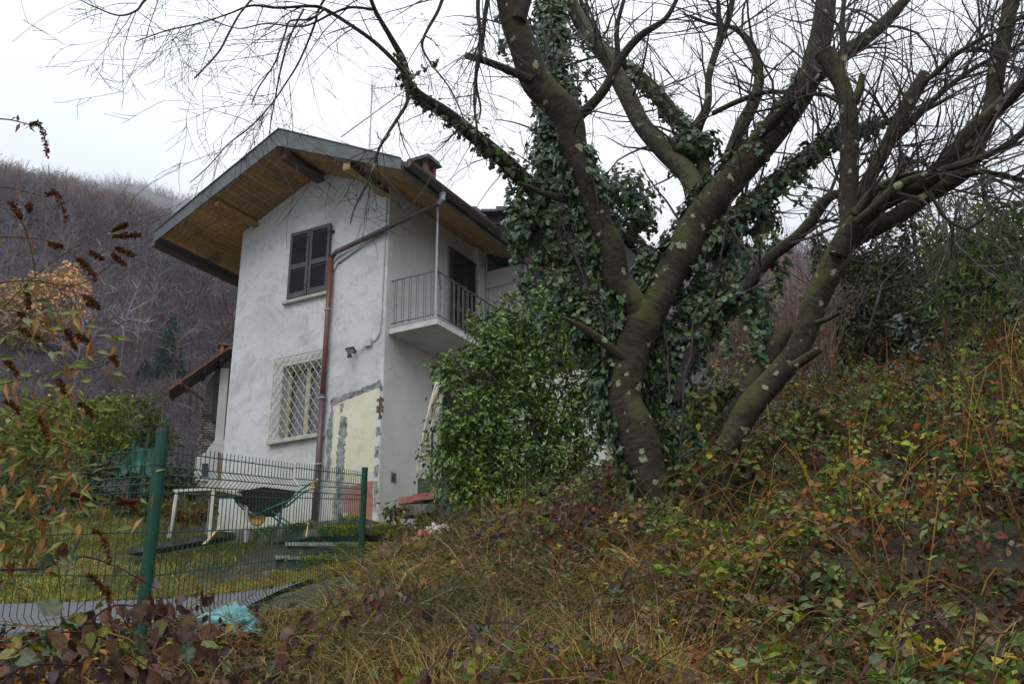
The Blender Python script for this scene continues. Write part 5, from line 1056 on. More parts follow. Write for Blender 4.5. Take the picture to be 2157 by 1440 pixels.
# green windbreak net on slim posts
nf = empty('green_net_fence', at(300, 1040, 14), 'sagging green windbreak net on slim posts in the garden', 'fence')
for (px, y0, y1) in ((337, 885, 1045), (303, 910, 1040), (275, 925, 1040), (248, 940, 1035)):
    q = MB(); d = 13.2+(337-px)*.012; a = at(px-6, y1, d); b_ = a.copy(); b_[2] = at(px, y0, d)[2]; q.tube([a, b_+[.01, 0, 0]], .018, 6); q.obj('post', M['green_paint'], nf)
q = MB(); nn_ = 26; V = []
for t_ in np.linspace(0, 1, nn_):
    d = 13.15+1.1*t_; x = 337-95*t_; yt = 928+45*t_+8*math.sin(t_*9); yb = 985+28*t_+10*math.sin(t_*5+1)
    a = at(x, yt, d+.05*math.sin(t_*30)); b_ = at(x, yb, d+.08*math.sin(t_*22)); m__ = (a+b_)/2+np.array([0, .04, 0]); V += [a, m__, b_]
q.add(V, [(i*3+j, i*3+j+1, i*3+3+j+1, i*3+3+j) for i in range(nn_-1) for j in range(2)]); q.obj('net', M['net'], nf)
# compost heap: brown bracken pile behind the table
B_ = [pb(*a) for a in [(400, 1085, 46, 26, 15.9), (360, 1070, 30, 20, 16), (430, 1075, 24, 24, 15.9)]]
mb = MB(); blob_leaves(mb, B_, 20, .10, [(.16, .075, .025), (.10, .05, .02), (.20, .13, .04), (.08, .07, .02)], [3, 3, 2, 1], LANCE, up=.4, shell=.3, lump=.3); tag(mb.obj('bracken_heap', M['dry']), 'rust brown heap of dead bracken under the table', kind='stuff')

# ================================================================ RIGHT BACKGROUND
def bush(name, lb, blobs, cols, wts, size, per, tmpl, g, stemn=4, cat='shrub', mat='leaf', **kw):
    B_ = [pb(*a) for a in blobs]; g_ = B_[-1][0].copy(); g_[2] = float(G(g_[0], g_[1])); e = empty(name, g_, lb, cat, g)
    mb = MB(); blob_leaves(mb, B_, per, size, cols, wts, tmpl, **kw); mb.obj('foliage', M[mat], e, kind='stuff')
    mb = MB(); stems(mb, g_+rng.standard_normal((len(B_)*stemn, 3))*[.3, .3, .02], np.array([c+r*rng.standard_normal(3)*.45 for c, r in B_ for _ in range(stemn)]), .035, .006, 5, .1); mb.obj('stem', M['twig'], e); return e
DG = [(.022, .050, .014), (.038, .078, .02), (.07, .125, .03), (.12, .17, .04)]
bush('bamboo_shrub', 'large narrow leaved evergreen shrub at the right edge', [(2080, 560, 110, 110, 13.5), (2010, 640, 90, 80, 13.3), (2130, 660, 90, 90, 13), (2000, 540, 60, 70, 13.8), (2150, 470, 60, 60, 13.8), (2060, 700, 90, 60, 13)], DG, [3, 4, 3, 1.6], .15, 30, LANCE, 'evergreens behind the brambles', up=.6, shell=.3, down=.0, lump=.4)
bush('laurel_shrub', 'very dark laurel under the narrow leaved shrub at right', [(2100, 760, 110, 50, 12.6), (1990, 740, 80, 50, 12.8), (2180, 700, 80, 80, 12.6), (1930, 700, 60, 50, 13.2)], [(.010, .020, .010), (.018, .032, .014), (.03, .045, .015)], [3, 3, 1], .10, 24, DI, 'evergreens behind the brambles', up=.5, shell=.4, lump=.3, mat='gloss')
bush('dark_shrub', 'dim grey green shrub behind the leaning trunk', [(1840, 640, 80, 90, 14.5), (1790, 560, 60, 80, 15), (1880, 560, 60, 70, 15), (1830, 720, 90, 50, 14), (1760, 700, 50, 60, 14.2)], [(.018, .026, .014), (.035, .042, .022), (.05, .04, .025)], [3, 3, 2], .07, 15, DI, 'evergreens behind the brambles', up=.4, shell=.15, lump=.45, stemn=12)
bush('sapling', 'thin young tree with pale green leaves at the right skyline', [(2010, 420, 60, 50, 16), (2060, 450, 50, 50, 16), (1960, 470, 40, 60, 16), (2040, 500, 50, 40, 16)], [(.05, .08, .02), (.10, .13, .03), (.15, .16, .04)], [2, 3, 1], .10, 5, LANCE, None, cat='tree', up=.5, shell=.1, lump=.5, stemn=14)
for (px, py, top, w_, d, lb) in [(1945, 620, 265, 62, 22, 'dark cypress between the leaning limbs'), (1880, 640, 340, 50, 23, 'shorter dark cypress left of its taller neighbour'), (2118, 640, 250, 60, 24, 'dark cypress rising at the right edge of the wood'), (1740, 640, 430, 44, 25, 'small dark conifer behind the leaning trunk')]:
    q = at(px, py, d); h = at(px, top, d)[2]-q[2]; s_ = slant(q)/F; q[2] -= 1.5; conifer('cypress_tree', q, h+1.5, w_*s_*1.15, (.03, .045, .022), lb, 2600, 'dark conifers on the right', False, .35)
# bare red-brown thicket seen through the fork
th_ = empty('bare_thicket', at(1570, 760, 12.5), 'thicket of bare reddish stems seen between the two trees', 'shrub')
n = 520; bs = np.array([at(rng.uniform(1460, 1760), rng.uniform(740, 800), rng.uniform(11.5, 14.5)) for _ in range(n)]); tp_ = bs+np.stack([rng.normal(0, .28, n), rng.normal(0, .2, n), rng.uniform(.6, 1.6, n)], -1)
mb = MB(); stems(mb, bs, tp_, .007, .002, 3, .03, 6); mb.obj('stem', simple('red_twigs', (.13, .075, .06), .8, var=.4, bmp=0), th_)
mb = MB(); c = bs[rng.integers(0, n, 4200)]*1; t_ = rng.random((4200, 1)); P = bs[(i_ := rng.integers(0, n, 4200))]*(1-t_)+tp_[i_]*t_+rnd(4200)*.1
mb.leaves(DI, P, rnd(4200), rnd(4200), rng.uniform(.02, .06, 4200), pal(4200, [(.17, .10, .06), (.10, .09, .03), (.20, .17, .05), (.09, .05, .045)], [3, 2, 1, 3])); mb.obj('foliage', M['dry'], th_, kind='stuff')
# fine bare shrub at the far right
bt = empty('bare_shrub', at(2080, 640, 10.5), 'leafless tangle of grey twigs hanging at the right edge', 'shrub')
mb = MB(); SEG_old = SEG; SEG = []
for k in range(9): 
    a = at(rng.uniform(1960, 2200), rng.uniform(330, 420), 10+rng.uniform(-1, 1)); b_ = at(rng.uniform(1960, 2180), rng.uniform(470, 640), 10+rng.uniform(-1, 1)); P, R = spline([at(2220, 300+k*25, 10.2), a, (a+b_)/2+rng.standard_normal(3)*.2, b_], [.012, .010, .007, .003], 5); mb.tube(P, R, 5); SEG.append((P, R, 'z', 1.))
twig_levels(('z',), 150, .7, mb, (0, 0, -.05), .9, (3, 2.2), .004); SEG = SEG_old; mb.obj('twigs', simple('grey_twigs', (.10, .09, .075), .8, bmp=0), bt, kind='stuff')

# ================================================================ GROUND COVER
def sst(x, a, b_): t_ = np.clip((x-a)/(b_-a), 0, 1); return t_*t_*(3-2*t_)
def hb(x, y):
    base = .13+.50*sst(x, .2, 2.6)*sst(y, 2.2, 5)+.22*sst(y, 4, 9)*sst(x, -.6, .6); base = base*(1-.75*sst(-x, .9, 1.8)*sst(y, 5, 6))
    return base*(.15+1.45*n2(x, y, .9, 3)+.5*n2(x, y, 2.7, 6))
def samp(n, a0, a1, d0, d1, pw=1.):
    a = rng.uniform(a0, a1, n); d = d0+(d1-d0)*rng.random(n)**pw; return d*np.sin(a), d*np.cos(a), d
BC = [(.050, .095, .028), (.105, .145, .08), (.080, .050, .042), (.21, .080, .034), (.20, .24, .04), (.31, .24, .045), (.13, .25, .035), (.13, .085, .07), (.25, .16, .10)]
def bramble(n, a0, a1, d0, d1, far, size=.060):
    x, y, d = samp(n, a0, a1, d0, d1, .95)
    # keep clear of road, steps, garden
    keep = ~((x < -1.15) & (y > 5.7)) & ~((x < -2.0) & (y > 4.6)) & ~((x < -.9) & (y > 9.0)); x, y = x[keep], y[keep]; n = len(x)
    h = hb(x, y); dens = (.62+.38*sst(x+.8*(n2(x, y, .7, 31)-.5), -.2, 1.5))*(.25+.75*sst(n2(x, y, 1.1, 33), .3, .5))*(.35+.65*(n2(x, y, 2.9, 41) > .36)); k2 = rng.random(n) < dens; x, y, h = x[k2], y[k2], h[k2]; n = len(x)
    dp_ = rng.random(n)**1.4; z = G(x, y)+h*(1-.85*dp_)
    C = np.stack([x, y, z], -1); ax = norm(np.array([0, -.25, 1.])+rnd(n)*.5); f1 = norm(np.cross(ax, rnd(n))); f2 = np.cross(ax, f1)
    patch_ = n2(x, y, 1.3, 8); patch2 = n2(x, y, 2.1, 12)
    W_ = np.stack([3.6+0*x, 3.6*(patch2 > .5)+1.4, 1.4+0*x, .9+1.6*(patch_ < .42), 1.0+1.2*(patch_ > .6), .5+.5*(patch_ > .6), .55+1.2*(patch_ > .68), 1.7+0*x, .3+0*x], 1); W_ = W_.cumsum(1)/W_.sum(1, keepdims=True)
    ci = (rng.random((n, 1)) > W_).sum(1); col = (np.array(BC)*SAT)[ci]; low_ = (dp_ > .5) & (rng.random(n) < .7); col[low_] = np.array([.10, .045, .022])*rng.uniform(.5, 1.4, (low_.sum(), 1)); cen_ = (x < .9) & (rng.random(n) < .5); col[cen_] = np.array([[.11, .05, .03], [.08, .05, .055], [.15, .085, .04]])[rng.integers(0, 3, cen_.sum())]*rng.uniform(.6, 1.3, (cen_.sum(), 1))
    sz = size*rng.uniform(.5, 1.45, n)*(.8+.4*sst(4.5-y, 0, 2))
    for j in range(4):
        th = j*2*pi/4.4+rng.uniform(-.3, .3, n); dr = f1*np.cos(th)[:, None]+f2*np.sin(th)[:, None]-np.array([0, 0, .25]); P = C+dr*sz[:, None]*.28
        drop = rng.random(n) < (.95 if j < 3 else .6)
        far.leaves(OV if d1 < 7.5 else DI4, P[drop], (ax+rnd(n)*.3)[drop], dr[drop], sz[drop]*rng.uniform(.75, 1.15, drop.sum()), (col*rng.uniform(.7, 1.3, (n, 1)))[drop])
DI4 = diamond(.36)
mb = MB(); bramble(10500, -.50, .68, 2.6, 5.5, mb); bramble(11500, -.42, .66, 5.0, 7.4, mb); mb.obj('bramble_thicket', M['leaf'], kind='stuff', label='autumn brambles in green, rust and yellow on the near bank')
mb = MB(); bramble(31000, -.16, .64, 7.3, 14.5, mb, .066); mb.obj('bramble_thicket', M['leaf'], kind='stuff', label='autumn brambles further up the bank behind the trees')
# bramble canes
x, y, d = samp(900, -.45, .56, 2.8, 11); k2 = ~((x < -1.1) & (y > 5.4)) & ((x > .7) | (rng.random(900) < .3)); x, y = x[k2], y[k2]; n = len(x); a = np.stack([x, y, G(x, y)], -1); th = rng.uniform(0, 6.28, n); Ln = rng.uniform(.4, 1.5, n); h = hb(x, y)*.9+.12
u = np.linspace(0, 1, 9)[None, :, None]; P = a[:, None]+np.stack([np.cos(th)*Ln, np.sin(th)*Ln*.6, 0*th], -1)[:, None]*u; P = P+np.array([0, 0, 1.])*(h[:, None, None]*1.25*np.sin(u*pi*.8))+np.cumsum(rng.standard_normal(P.shape)*.012, 1)
P[:, :, 2] += (G(P[:, -1, 0], P[:, -1, 1])-a[:, 2])[:, None]*u[0, :, 0][None]
mb = MB(); mb.tubes(P, np.broadcast_to(np.linspace(.0036, .0015, 9)[None], (n, 9)), 4, pal(n, [(.10, .05, .055), (.19, .12, .05), (.06, .04, .035)], [2, 3, 2])); mb.obj('bramble_canes', M['dry'], kind='stuff', label='arching purple brown bramble canes')
# grass
def ribbons(mb, base, dirv, ln, wd_, droop, col, K=4):
    n = len(base); u = np.linspace(0, 1, K)[None, :, None]; P = base[:, None]+dirv[:, None]*ln[:, None, None]*u
    hz = norm(np.stack([dirv[:, 0], dirv[:, 1], 0*ln], -1)+rnd(n)*[.2, .2, 0]); P = P+hz[:, None]*(ln*droop)[:, None, None]*u**2*.6-np.array([0, 0, 1.])*(ln*droop)[:, None, None]*u**2.2*.75
    sd = norm(np.cross(norm(dirv), rnd(n)))[:, None]*wd_[:, None, None]*(1-u*.85)
    V = np.stack([P-sd, P+sd], 2).reshape(-1, 3); b_ = (np.arange(n)*K*2)[:, None]; i = (np.arange(K-1)*2)[None]
    mb.add(V, np.stack([b_+i, b_+i+1, b_+i+3, b_+i+2], -1).reshape(-1, 4), np.repeat(col, K*2, 0))
ST = [(.40, .29, .145), (.30, .19, .09), (.17, .095, .05), (.52, .41, .22), (.14, .20, .045)]
def grass(nc, per, a0, a1, d0, d1, ln0, ln1, wd0, cols, wts, mask, mb, tight=.07, lean=.55, droop=(.3, 1.3), pw=1.):
    x, y, d = samp(nc, a0, a1, d0, d1, pw); k2 = mask(x, y); x, y = x[k2], y[k2]; nc = len(x); ti = np.repeat(np.arange(nc), per); n = len(ti)
    bx_ = x[ti]+rng.normal(0, tight, n); by_ = y[ti]+rng.normal(0, tight, n); cl = rnd(nc)*[.5, .5, 0]*lean
    D = norm(np.array([0, 0, 1.])+cl[ti]+rnd(n)*[lean*.6, lean*.6, .1]); L_ = rng.uniform(ln0, ln1, n)*rng.uniform(.5, 1.25, nc)[ti]
    cc = np.array(cols)*np.array([1., 1., .92]); cc = cc[rng.choice(len(cols), n, p=np.array(wts)/sum(wts))]*rng.uniform(.55, 1.4, (n, 1))*rng.uniform(.5, 1.35, (nc, 1))[ti]*(1+(n2(x, y, 1.4, 17)[:, None]-.5)[ti]*np.array([1.2, .9, .5]))
    ribbons(mb, np.stack([bx_, by_, G(bx_, by_)-.01], -1), D, L_, rng.uniform(.5, 1.2, n)*wd0, rng.uniform(*droop, n), cc)
nr = lambda x, y: (~((np.abs(x+1.05) < .5) & (y > 9.4) & (y < 10.4))) & (~((x < -1.1) & (y > 5.5) & (y < 9.3))) & (y < 13) & ~((x < -1.1) & (y > 9)) & (n2(x, y, .8, 21) > .28) & ((x < .9+1.6*n2(x, y, .6, 5)-.12*y+.5) | (rng.random(len(x)) < .2))
mb = MB(); grass(1500, 16, -.34, .42, 2.7, 6.2, .26, .58, .0031, ST, [2.6, 3.5, 4.5, 1.5, 3.4], nr, mb); grass(2000, 17, -.17, .24, 5.6, 12.5, .28, .62, .0046, ST, [2.6, 3.5, 4.5, 1.2, 3], nr, mb); mb.obj('dry_grass', M['grass'], kind='stuff', label='long bleached dry grass tangled on the near bank')
mb = MB(); # a tall straw clump below the shrub and one in the foreground
for (px, py, d, n, hh) in ((1090, 1190, 9.3, 150, .75), (1060, 1200, 9.3, 90, .6), (930, 1440, 4.2, 170, .42), (1210, 1440, 4.3, 150, .40), (1320, 1460, 4.2, 170, .48), (1400, 1450, 4.3, 110, .45), (780, 1440, 4.2, 120, .34)):
    c = at(px, py, d); c[2] = G(c[0], c[1]); b_ = c+rng.normal(0, .09, (n, 3))*[1, 1, 0]; D = norm(np.array([0, 0, 1.])+rnd(n)*[.32, .32, 0]); ribbons(mb, b_, D, rng.uniform(.6, 1.2, n)*hh, np.full(n, .0026), rng.uniform(.05, .9, n), pal(n, ST[:4], [4, 3, 1, 3]))
mb.obj('straw_clumps', M['grass'], kind='stuff', label='pale upright straw clumps')
GG = [(.34, .32, .07), (.22, .26, .05), (.34, .28, .10), (.25, .15, .06), (.12, .18, .03)]
gm = lambda x, y: (y > 9.1) & (x < -.9) & ~((x > -3.9) & (x < -1.6) & (y > 13.2) & (y < 15.6)) & (y < 21) & ((y < 17) | (x < -5.8))
mb = MB(); grass(9500, 8, -.60, -.10, 9.0, 22.0, .10, .24, .007, GG, [4, 4, 3, 1.6, 2], gm, mb, .10, .5, (.2, 1.), .85); grass(2600, 9, -.36, -.09, 8.9, 13.4, .12, .28, .005, GG, [4, 4, 3, 2.5, 2], gm, mb, .10, .6, (.3, 1.2), 1.); mb.obj('garden_grass', M['grass'], kind='stuff', label='yellowing rough grass on the garden slope')
gm2 = lambda x, y: (x < -.8) & (y > 9.0) & (y < 13.2)
mb = MB(); grass(420, 26, -.32, -.09, 9.2, 14.2, .25, .45, .005, [(.24, .14, .06), (.17, .08, .035), (.28, .20, .08)], [3, 2, 2], gm2, mb, .07, .6, (.7, 1.6)); mb.obj('bent_grass', M['grass'], kind='stuff', label='rust brown bent grass tufts beside the steps')
# fallen leaves
def litter(mb, n, a0, a1, d0, d1, size, mask, lift=.03, cols=((.11, .045, .02), (.07, .035, .02), (.16, .08, .035), (.055, .03, .03), (.13, .10, .03))):
    x, y, d = samp(n, a0, a1, d0, d1); k2 = mask(x, y); x, y = x[k2], y[k2]; n = len(x)
    mb.leaves(OV, np.stack([x, y, G(x, y)+lift*rng.random(n)+.012], -1), np.array([0, 0, 1.])+rnd(n)*.55, rnd(n), size*rng.uniform(.6, 1.3, n), pal(n, cols, [3, 3, 2, 2, 1]))
mb = MB(); litter(mb, 9000, -.52, .5, 2.6, 6, .06, lambda x, y: (x > -1.4) | (y < 5.5)); litter(mb, 4500, -.55, -.08, 8.6, 12.5, .05, lambda x, y: (y > 8.75) & (x < -.8)); litter(mb, 900, -.55, -.2, 5.6, 9.5, .035, lambda x, y: (x < -2) & (((y-6.1) < .35) | (y > 8.5)), .02); litter(mb, 5000, -.5, -.2, 3.4, 6.3, .07, lambda x, y: (y < 6.0), .10)
litter(mb, 1500, -.22, -.04, 12.6, 15.4, .05, lambda x, y: (x < -.5), .05); mb.obj('fallen_leaves', M['dry'], kind='stuff', label='brown fallen leaves along fence, road edge and steps')
# brambles round the house corner
mb = MB(); B_ = [pb(*a) for a in [(830, 1075, 34, 22, 14.3), (870, 1120, 50, 26, 13.6), (960, 1110, 60, 34, 12.8), (900, 1090, 26, 20, 13.9), (1300, 1080, 60, 50, 9.5), (1010, 1130, 70, 30, 11.2), (1200, 1110, 90, 34, 10.4), (1500, 965, 60, 40, 7.3), (1440, 1020, 50, 50, 7.5), (1570, 985, 70, 40, 7.2), (1640, 930, 60, 36, 7.3), (1480, 1070, 60, 50, 7.2), (1320, 1130, 50, 40, 7.7), (1420, 1170, 60, 40, 7.3), (1720, 900, 60, 36, 7.6), (1480, 860, 40, 60, 7.9), (1530, 830, 40, 40, 8.2)]]
blob_leaves(mb, B_, 11, .055, [(.05, .075, .035), (.09, .12, .075), (.07, .04, .03), (.14, .07, .04), (.08, .12, .03), (.2, .18, .04)], [3, 3, 2, 1.4, 2, .6], OV, shell=.2, lump=.5); mb.obj('bramble_scrub', M['leaf'], kind='stuff', label='low bramble scrub at the house corner')

# ================================================================ FOREGROUND BRAMBLE SPRAYS with single leaves
def serr(w=.40, n=9, cup=.10):
    ys_ = np.linspace(.06, .94, n); hw = w*np.sin(pi*ys_**.8)**.75*(1+.10*(np.arange(n) % 2)); V = [(0, 0, 0)]+[(hw[i], ys_[i]-.03*(i % 2), cup*hw[i]/w+.03*math.sin(i*2.1)) for i in range(n)]+[(0, 1.04, -.10)]+[(-hw[i], ys_[i]-.03*(i % 2), cup*hw[i]/w*.8+.03*math.sin(i*1.7)) for i in range(n)][::-1]
    m0 = len(V); V += [(0, .33, -.01), (0, .66, -.03)]; nv = m0; Fc = []
    for i in range(nv):
        a, b_ = i, (i+1) % nv; yc = (V[a][1]+V[b_][1])/2; Fc.append((a, b_, m0 if yc < .5 else m0+1))
    Fc += [(5, m0+1, m0), (nv-5, m0, m0+1)]
    return np.array(V), Fc
q = MB(); q.leaves(serr(), np.zeros((1, 3)), np.array([[0, 0, 1.]]), np.array([[0, 1., 0]]), np.array([1.]), np.array([[1, 1, 1.]]))
def leafobjmat(name, c0, c1, c2, r=.5):
    m, t, b, o = newmat(name); oi = N(t, 'ShaderNodeObjectInfo'); c = ramp(t, oi.outputs['Random'], [(0, c0), (.5, c1), (1, c2)])
    nn = N(t, 'ShaderNodeTexNoise'); nn.inputs['Scale'].default_value = 3.5; nn.inputs['Detail'].default_value = 5; t.links.new(coord(t), nn.inputs['Vector'])
    c = mix(t, c, ramp(t, nn.outputs['Fac'], [(.35, (.45, .4, .35)), (.6, (1.2, 1.15, 1.1))]), .85, 'MULTIPLY'); t.links.new(c, b.inputs['Base Color']); b.inputs['Roughness'].default_value = r
    tr = N(t, 'ShaderNodeBsdfTranslucent'); t.links.new(c, tr.inputs[0]); ms = N(t, 'ShaderNodeMixShader'); ms.inputs[0].default_value = .2
    t.links.new(b.outputs[0], ms.inputs[1]); t.links.new(tr.outputs[0], ms.inputs[2]); t.links.new(ms.outputs[0], o.inputs[0]); return m
LM = {'brown': q.mesh('leaf', leafobjmat('brown_leaf', (.065, .028, .018), (.12, .052, .026), (.17, .10, .05), .6)), 'green': q.mesh('leaf', leafobjmat('green_bramble_leaf', (.04, .065, .03), (.07, .10, .035), (.10, .10, .06))),
      'yellow': q.mesh('leaf', leafobjmat('yellow_leaf', (.15, .16, .02), (.22, .19, .03), (.12, .15, .02))), 'purple': q.mesh('leaf', leafobjmat('purple_leaf', (.06, .03, .035), (.09, .045, .045), (.05, .03, .03)))}
for m__ in LM.values(): m__.polygons.foreach_set('use_smooth', np.ones(len(m__.polygons), bool))
def spray(label, pts, d0, d1, nl, kinds, size=.07, r=.0035):
    e = empty('bramble_spray', at(pts[0][0], pts[0][1], d0), label, 'bramble', 'bramble sprays in front of the fence')
    P, R = limb3([(x, y, 5) for x, y in pts], d0, d1, 5); mb = MB(); mb.tube(P, np.linspace(r*1.3, r*.5, len(P)), 5, (.10, .05, .055)); mb.obj('cane', M['dry'], e)
    for k in range(nl):
        i = rng.integers(1, len(P)-1); o__ = P[i]+rng.standard_normal(3)*.02; kd = kinds[rng.integers(len(kinds))]; y_ = norm(np.array([rng.normal(0, .7), rng.normal(0, .4), -1. if kd in ('brown', 'purple') else rng.normal(0, .5)])); z_ = norm(np.array([rng.normal(0, .5), -1, rng.normal(.3, .5)])); z_ = norm(z_-y_*(z_ @ y_)); x_ = np.cross(y_, z_); s_ = size*rng.uniform(.5, 1.15)
        place('leaf', LM[kd], e, frame(o__, x_*s_*rng.uniform(.5, 1), y_*s_, z_*s_*rng.uniform(.8, 3.)))
spray('bramble spray with curled brown leaves crossing the tall fence post', [(120, 1440), (200, 1300), (280, 1275), (400, 1330), (520, 1440)], 3.3, 3.4, 34, ['brown', 'brown', 'purple', 'yellow'])
spray('bramble spray with three grey green leaves at the left of the fence', [(0, 1200), (90, 1195), (160, 1170), (240, 1190), (330, 1240)], 3.2, 3.6, 11, ['green', 'green', 'brown'], 0.074)
spray('bramble spray with big brown leaf beside the turquoise bag', [(300, 1440), (330, 1350), (360, 1280), (350, 1260), (340, 1240)], 3.5, 3.8, 16, ['brown', 'purple'], 0.074)
spray('dark stemmed bramble spray before the turquoise bag', [(420, 1400), (440, 1330), (440, 1270), (420, 1250), (380, 1262)], 4.2, 4.5, 14, ['brown', 'brown', 'purple'], 0.052)
spray('bramble spray with yellow leaves in the bottom left corner', [(0, 1400), (70, 1350), (150, 1330), (230, 1350), (330, 1420)], 3., 3.2, 34, ['yellow', 'brown', 'green', 'brown'], 0.067)
spray('purple leaved bramble spray beside the bag and kerb', [(560, 1440), (620, 1330), (720, 1270), (830, 1240), (900, 1290)], 3.9, 4.6, 30, ['purple', 'brown', 'green', 'yellow', 'brown'], .06)
spray('bramble spray with dark leaves low in the left corner', [(0, 1440), (60, 1400), (180, 1400), (300, 1400), (420, 1430)], 3.1, 3.3, 44, ['brown', 'purple', 'brown', 'green'], 0.063)
spray('bramble spray with lime green leaves on the right bank', [(1650, 1440), (1780, 1300), (1860, 1270), (1960, 1290), (2080, 1350)], 4., 4.4, 26, ['yellow', 'green', 'green'], .055)
spray('bramble spray with rust leaves in the middle of the bank', [(1560, 1300), (1680, 1190), (1740, 1130), (1800, 1110), (1840, 1180)], 4.8, 5.2, 26, ['brown', 'green', 'purple'], .06)
spray('bramble spray with purple leaves at the bottom centre of the bank', [(880, 1440), (960, 1350), (1040, 1310), (1130, 1330), (1180, 1400)], 3.9, 4.2, 26, ['purple', 'green', 'brown', 'purple'], .05)
spray('bramble spray with drooping rust leaves left of the straw clump', [(640, 1400), (700, 1310), (770, 1270), (850, 1290), (900, 1360)], 4.2, 4.5, 26, ['brown', 'brown', 'yellow', 'purple'], .05)
spray('bramble spray with grey green leaves arching over the straw', [(1180, 1360), (1250, 1260), (1340, 1215), (1420, 1240), (1470, 1310)], 4.6, 4.9, 28, ['green', 'purple', 'green', 'brown'], .05)
spray('bramble spray with brown leaves below the second fence post', [(690, 1300), (740, 1240), (800, 1215), (870, 1235), (930, 1290)], 6.0, 6.3, 24, ['brown', 'purple', 'green'], .055)
spray('bramble spray with lime leaves below the big trunk', [(1300, 1250), (1370, 1170), (1440, 1140), (1520, 1160), (1580, 1220)], 5.6, 5.9, 26, ['yellow', 'green', 'green', 'brown'], .05)
spray('long bare edged bramble spray in the bottom right corner', [(1800, 1440), (1900, 1330), (2000, 1300), (2157, 1260)], 3.7, 4., 26, ['green', 'green', 'purple', 'yellow'], .06)

# ================================================================ BUDDLEIA at the left edge
bud = empty('butterfly_bush', at(-40, 1000, 3.0), 'butterfly bush with brown dead flower spikes and yellowing leaves at the left edge', 'shrub')
def bstem(pts, d0, d1, r=4.):
    P, R = limb3([(x, y, r*(1-.6*i/len(pts))) for i, (x, y) in enumerate(pts)], d0, d1, 5); mb = MB(); mb.tube(P, R, 5, (.12, .085, .05)); mb.obj('stem', M['dry'], bud, smooth=True); return P
def spike(px, py, qx, qy, d, w=11, curve=0.):
    q = MB(); a = at(px, py, d); b_ = at(qx, qy, d-.05); nn_ = 170; t_ = rng.random(nn_); s_ = slant(a)/F; mid = np.array([0, 0, curve*np.linalg.norm(b_-a)])
    C = a+(b_-a)*t_[:, None]+mid*(4*t_*(1-t_))[:, None]; rr = w*.5*s_*(np.sin(np.clip(t_*2.6+.35, 0, pi)))*rng.random(nn_)**.4; P = C+norm(rnd(nn_))*rr[:, None]
    q.leaves(DI, P, rnd(nn_), rnd(nn_)+norm(b_-a)*.8, np.full(nn_, 7.5*s_), pal(nn_, [(.085, .032, .016), (.14, .055, .022), (.05, .024, .016)], [3, 2, 2]))
    tt = np.linspace(0, 1, 6); q.tube([a+(b_-a)*k+mid*4*k*(1-k) for k in tt], 1.2*s_, 4, (.07, .04, .02)); q.obj('flower_spike', M['dry'], bud)
BS = [bstem(x, *dd) for x, dd in [([(-60, 720), (0, 655), (75, 580), (150, 525), (215, 492), (245, 486)], (3., 2.9)), ([(-30, 500), (40, 500), (110, 510), (180, 555), (205, 580)], (2.9, 2.9)), ([(-30, 392), (20, 395), (60, 405), (100, 415)], (2.8, 2.8)), ([(-20, 250), (20, 252), (60, 262), (72, 266)], (2.7, 2.7)),
    ([(75, 580), (65, 520), (48, 470), (42, 450)], (2.95, 2.9)), ([(-40, 660), (40, 655), (100, 680), (150, 690), (190, 720)], (3., 2.9)), ([(-30, 700), (60, 690), (110, 685), (170, 700)], (3.1, 3.)), ([(-40, 820), (40, 800), (120, 780), (200, 775), (240, 755)], (3., 2.9)), ([(-40, 840), (30, 830), (90, 850), (160, 870)], (3.1, 3.)),
    ([(-40, 1000), (30, 900), (90, 850), (150, 830), (190, 860)], (3., 3.)), ([(-40, 1060), (60, 1000), (130, 960), (200, 1000)], (3., 3.1)), ([(-30, 1150), (60, 1080), (140, 1050), (210, 1060), (290, 1050)], (3., 3.1)), ([(130, 1440), (130, 1300), (120, 1180), (90, 1060), (60, 960)], (3.2, 3.1)), ([(-30, 600), (60, 590), (160, 600), (230, 560), (270, 520)], (3., 2.9))]]
for a in [(62, 266, 100, 330, 2.7, 12, .35), (98, 410, 138, 465, 2.8, 13, .3), (22, 425, 45, 460, 2.9, 12, 0), (238, 498, 298, 495, 2.9, 9, 0), (240, 485, 268, 472, 2.9, 8, 0), (245, 522, 282, 538, 2.9, 8, 0), (236, 536, 262, 558, 2.9, 9, 0), (165, 545, 202, 588, 2.9, 15, .05), (190, 530, 215, 545, 2.9, 7, 0), (40, 692, 88, 720, 3., 17, .05), (118, 690, 188, 722, 2.95, 11, .05), (140, 700, 160, 735, 2.95, 9, 0), (175, 622, 210, 650, 2.9, 11, .05), (185, 640, 207, 646, 2.9, 10, 0), (40, 655, 50, 668, 3, 9, 0), (234, 752, 248, 770, 2.9, 9, .1), (120, 800, 135, 830, 2.95, 9, .1), (165, 850, 195, 880, 3., 12, .1), (10, 845, 40, 870, 3., 11, .1), (55, 600, 60, 650, 3, 9, 0), (195, 1120, 232, 1190, 3.1, 11, .25), (245, 1050, 290, 1080, 3.1, 9, .1), (250, 1060, 292, 1056, 3.1, 8, 0), (150, 1040, 190, 1050, 3.1, 9, 0), (218, 1240, 232, 1310, 3.2, 12, .3), (185, 1210, 220, 1250, 3.2, 12, .1), (60, 430, 62, 445, 2.9, 8, 0), (105, 515, 130, 520, 2.9, 7, 0), (10, 760, 35, 790, 3, 12, .1), (80, 880, 100, 930, 3., 10, .15)]: spike(*a)
q = MB(); q.leaves(LANCE, np.zeros((1, 3)), np.array([[0, 0, 1.]]), np.array([[0, 1., 0]]), np.array([1.]), np.array([[1, 1, 1.]]))
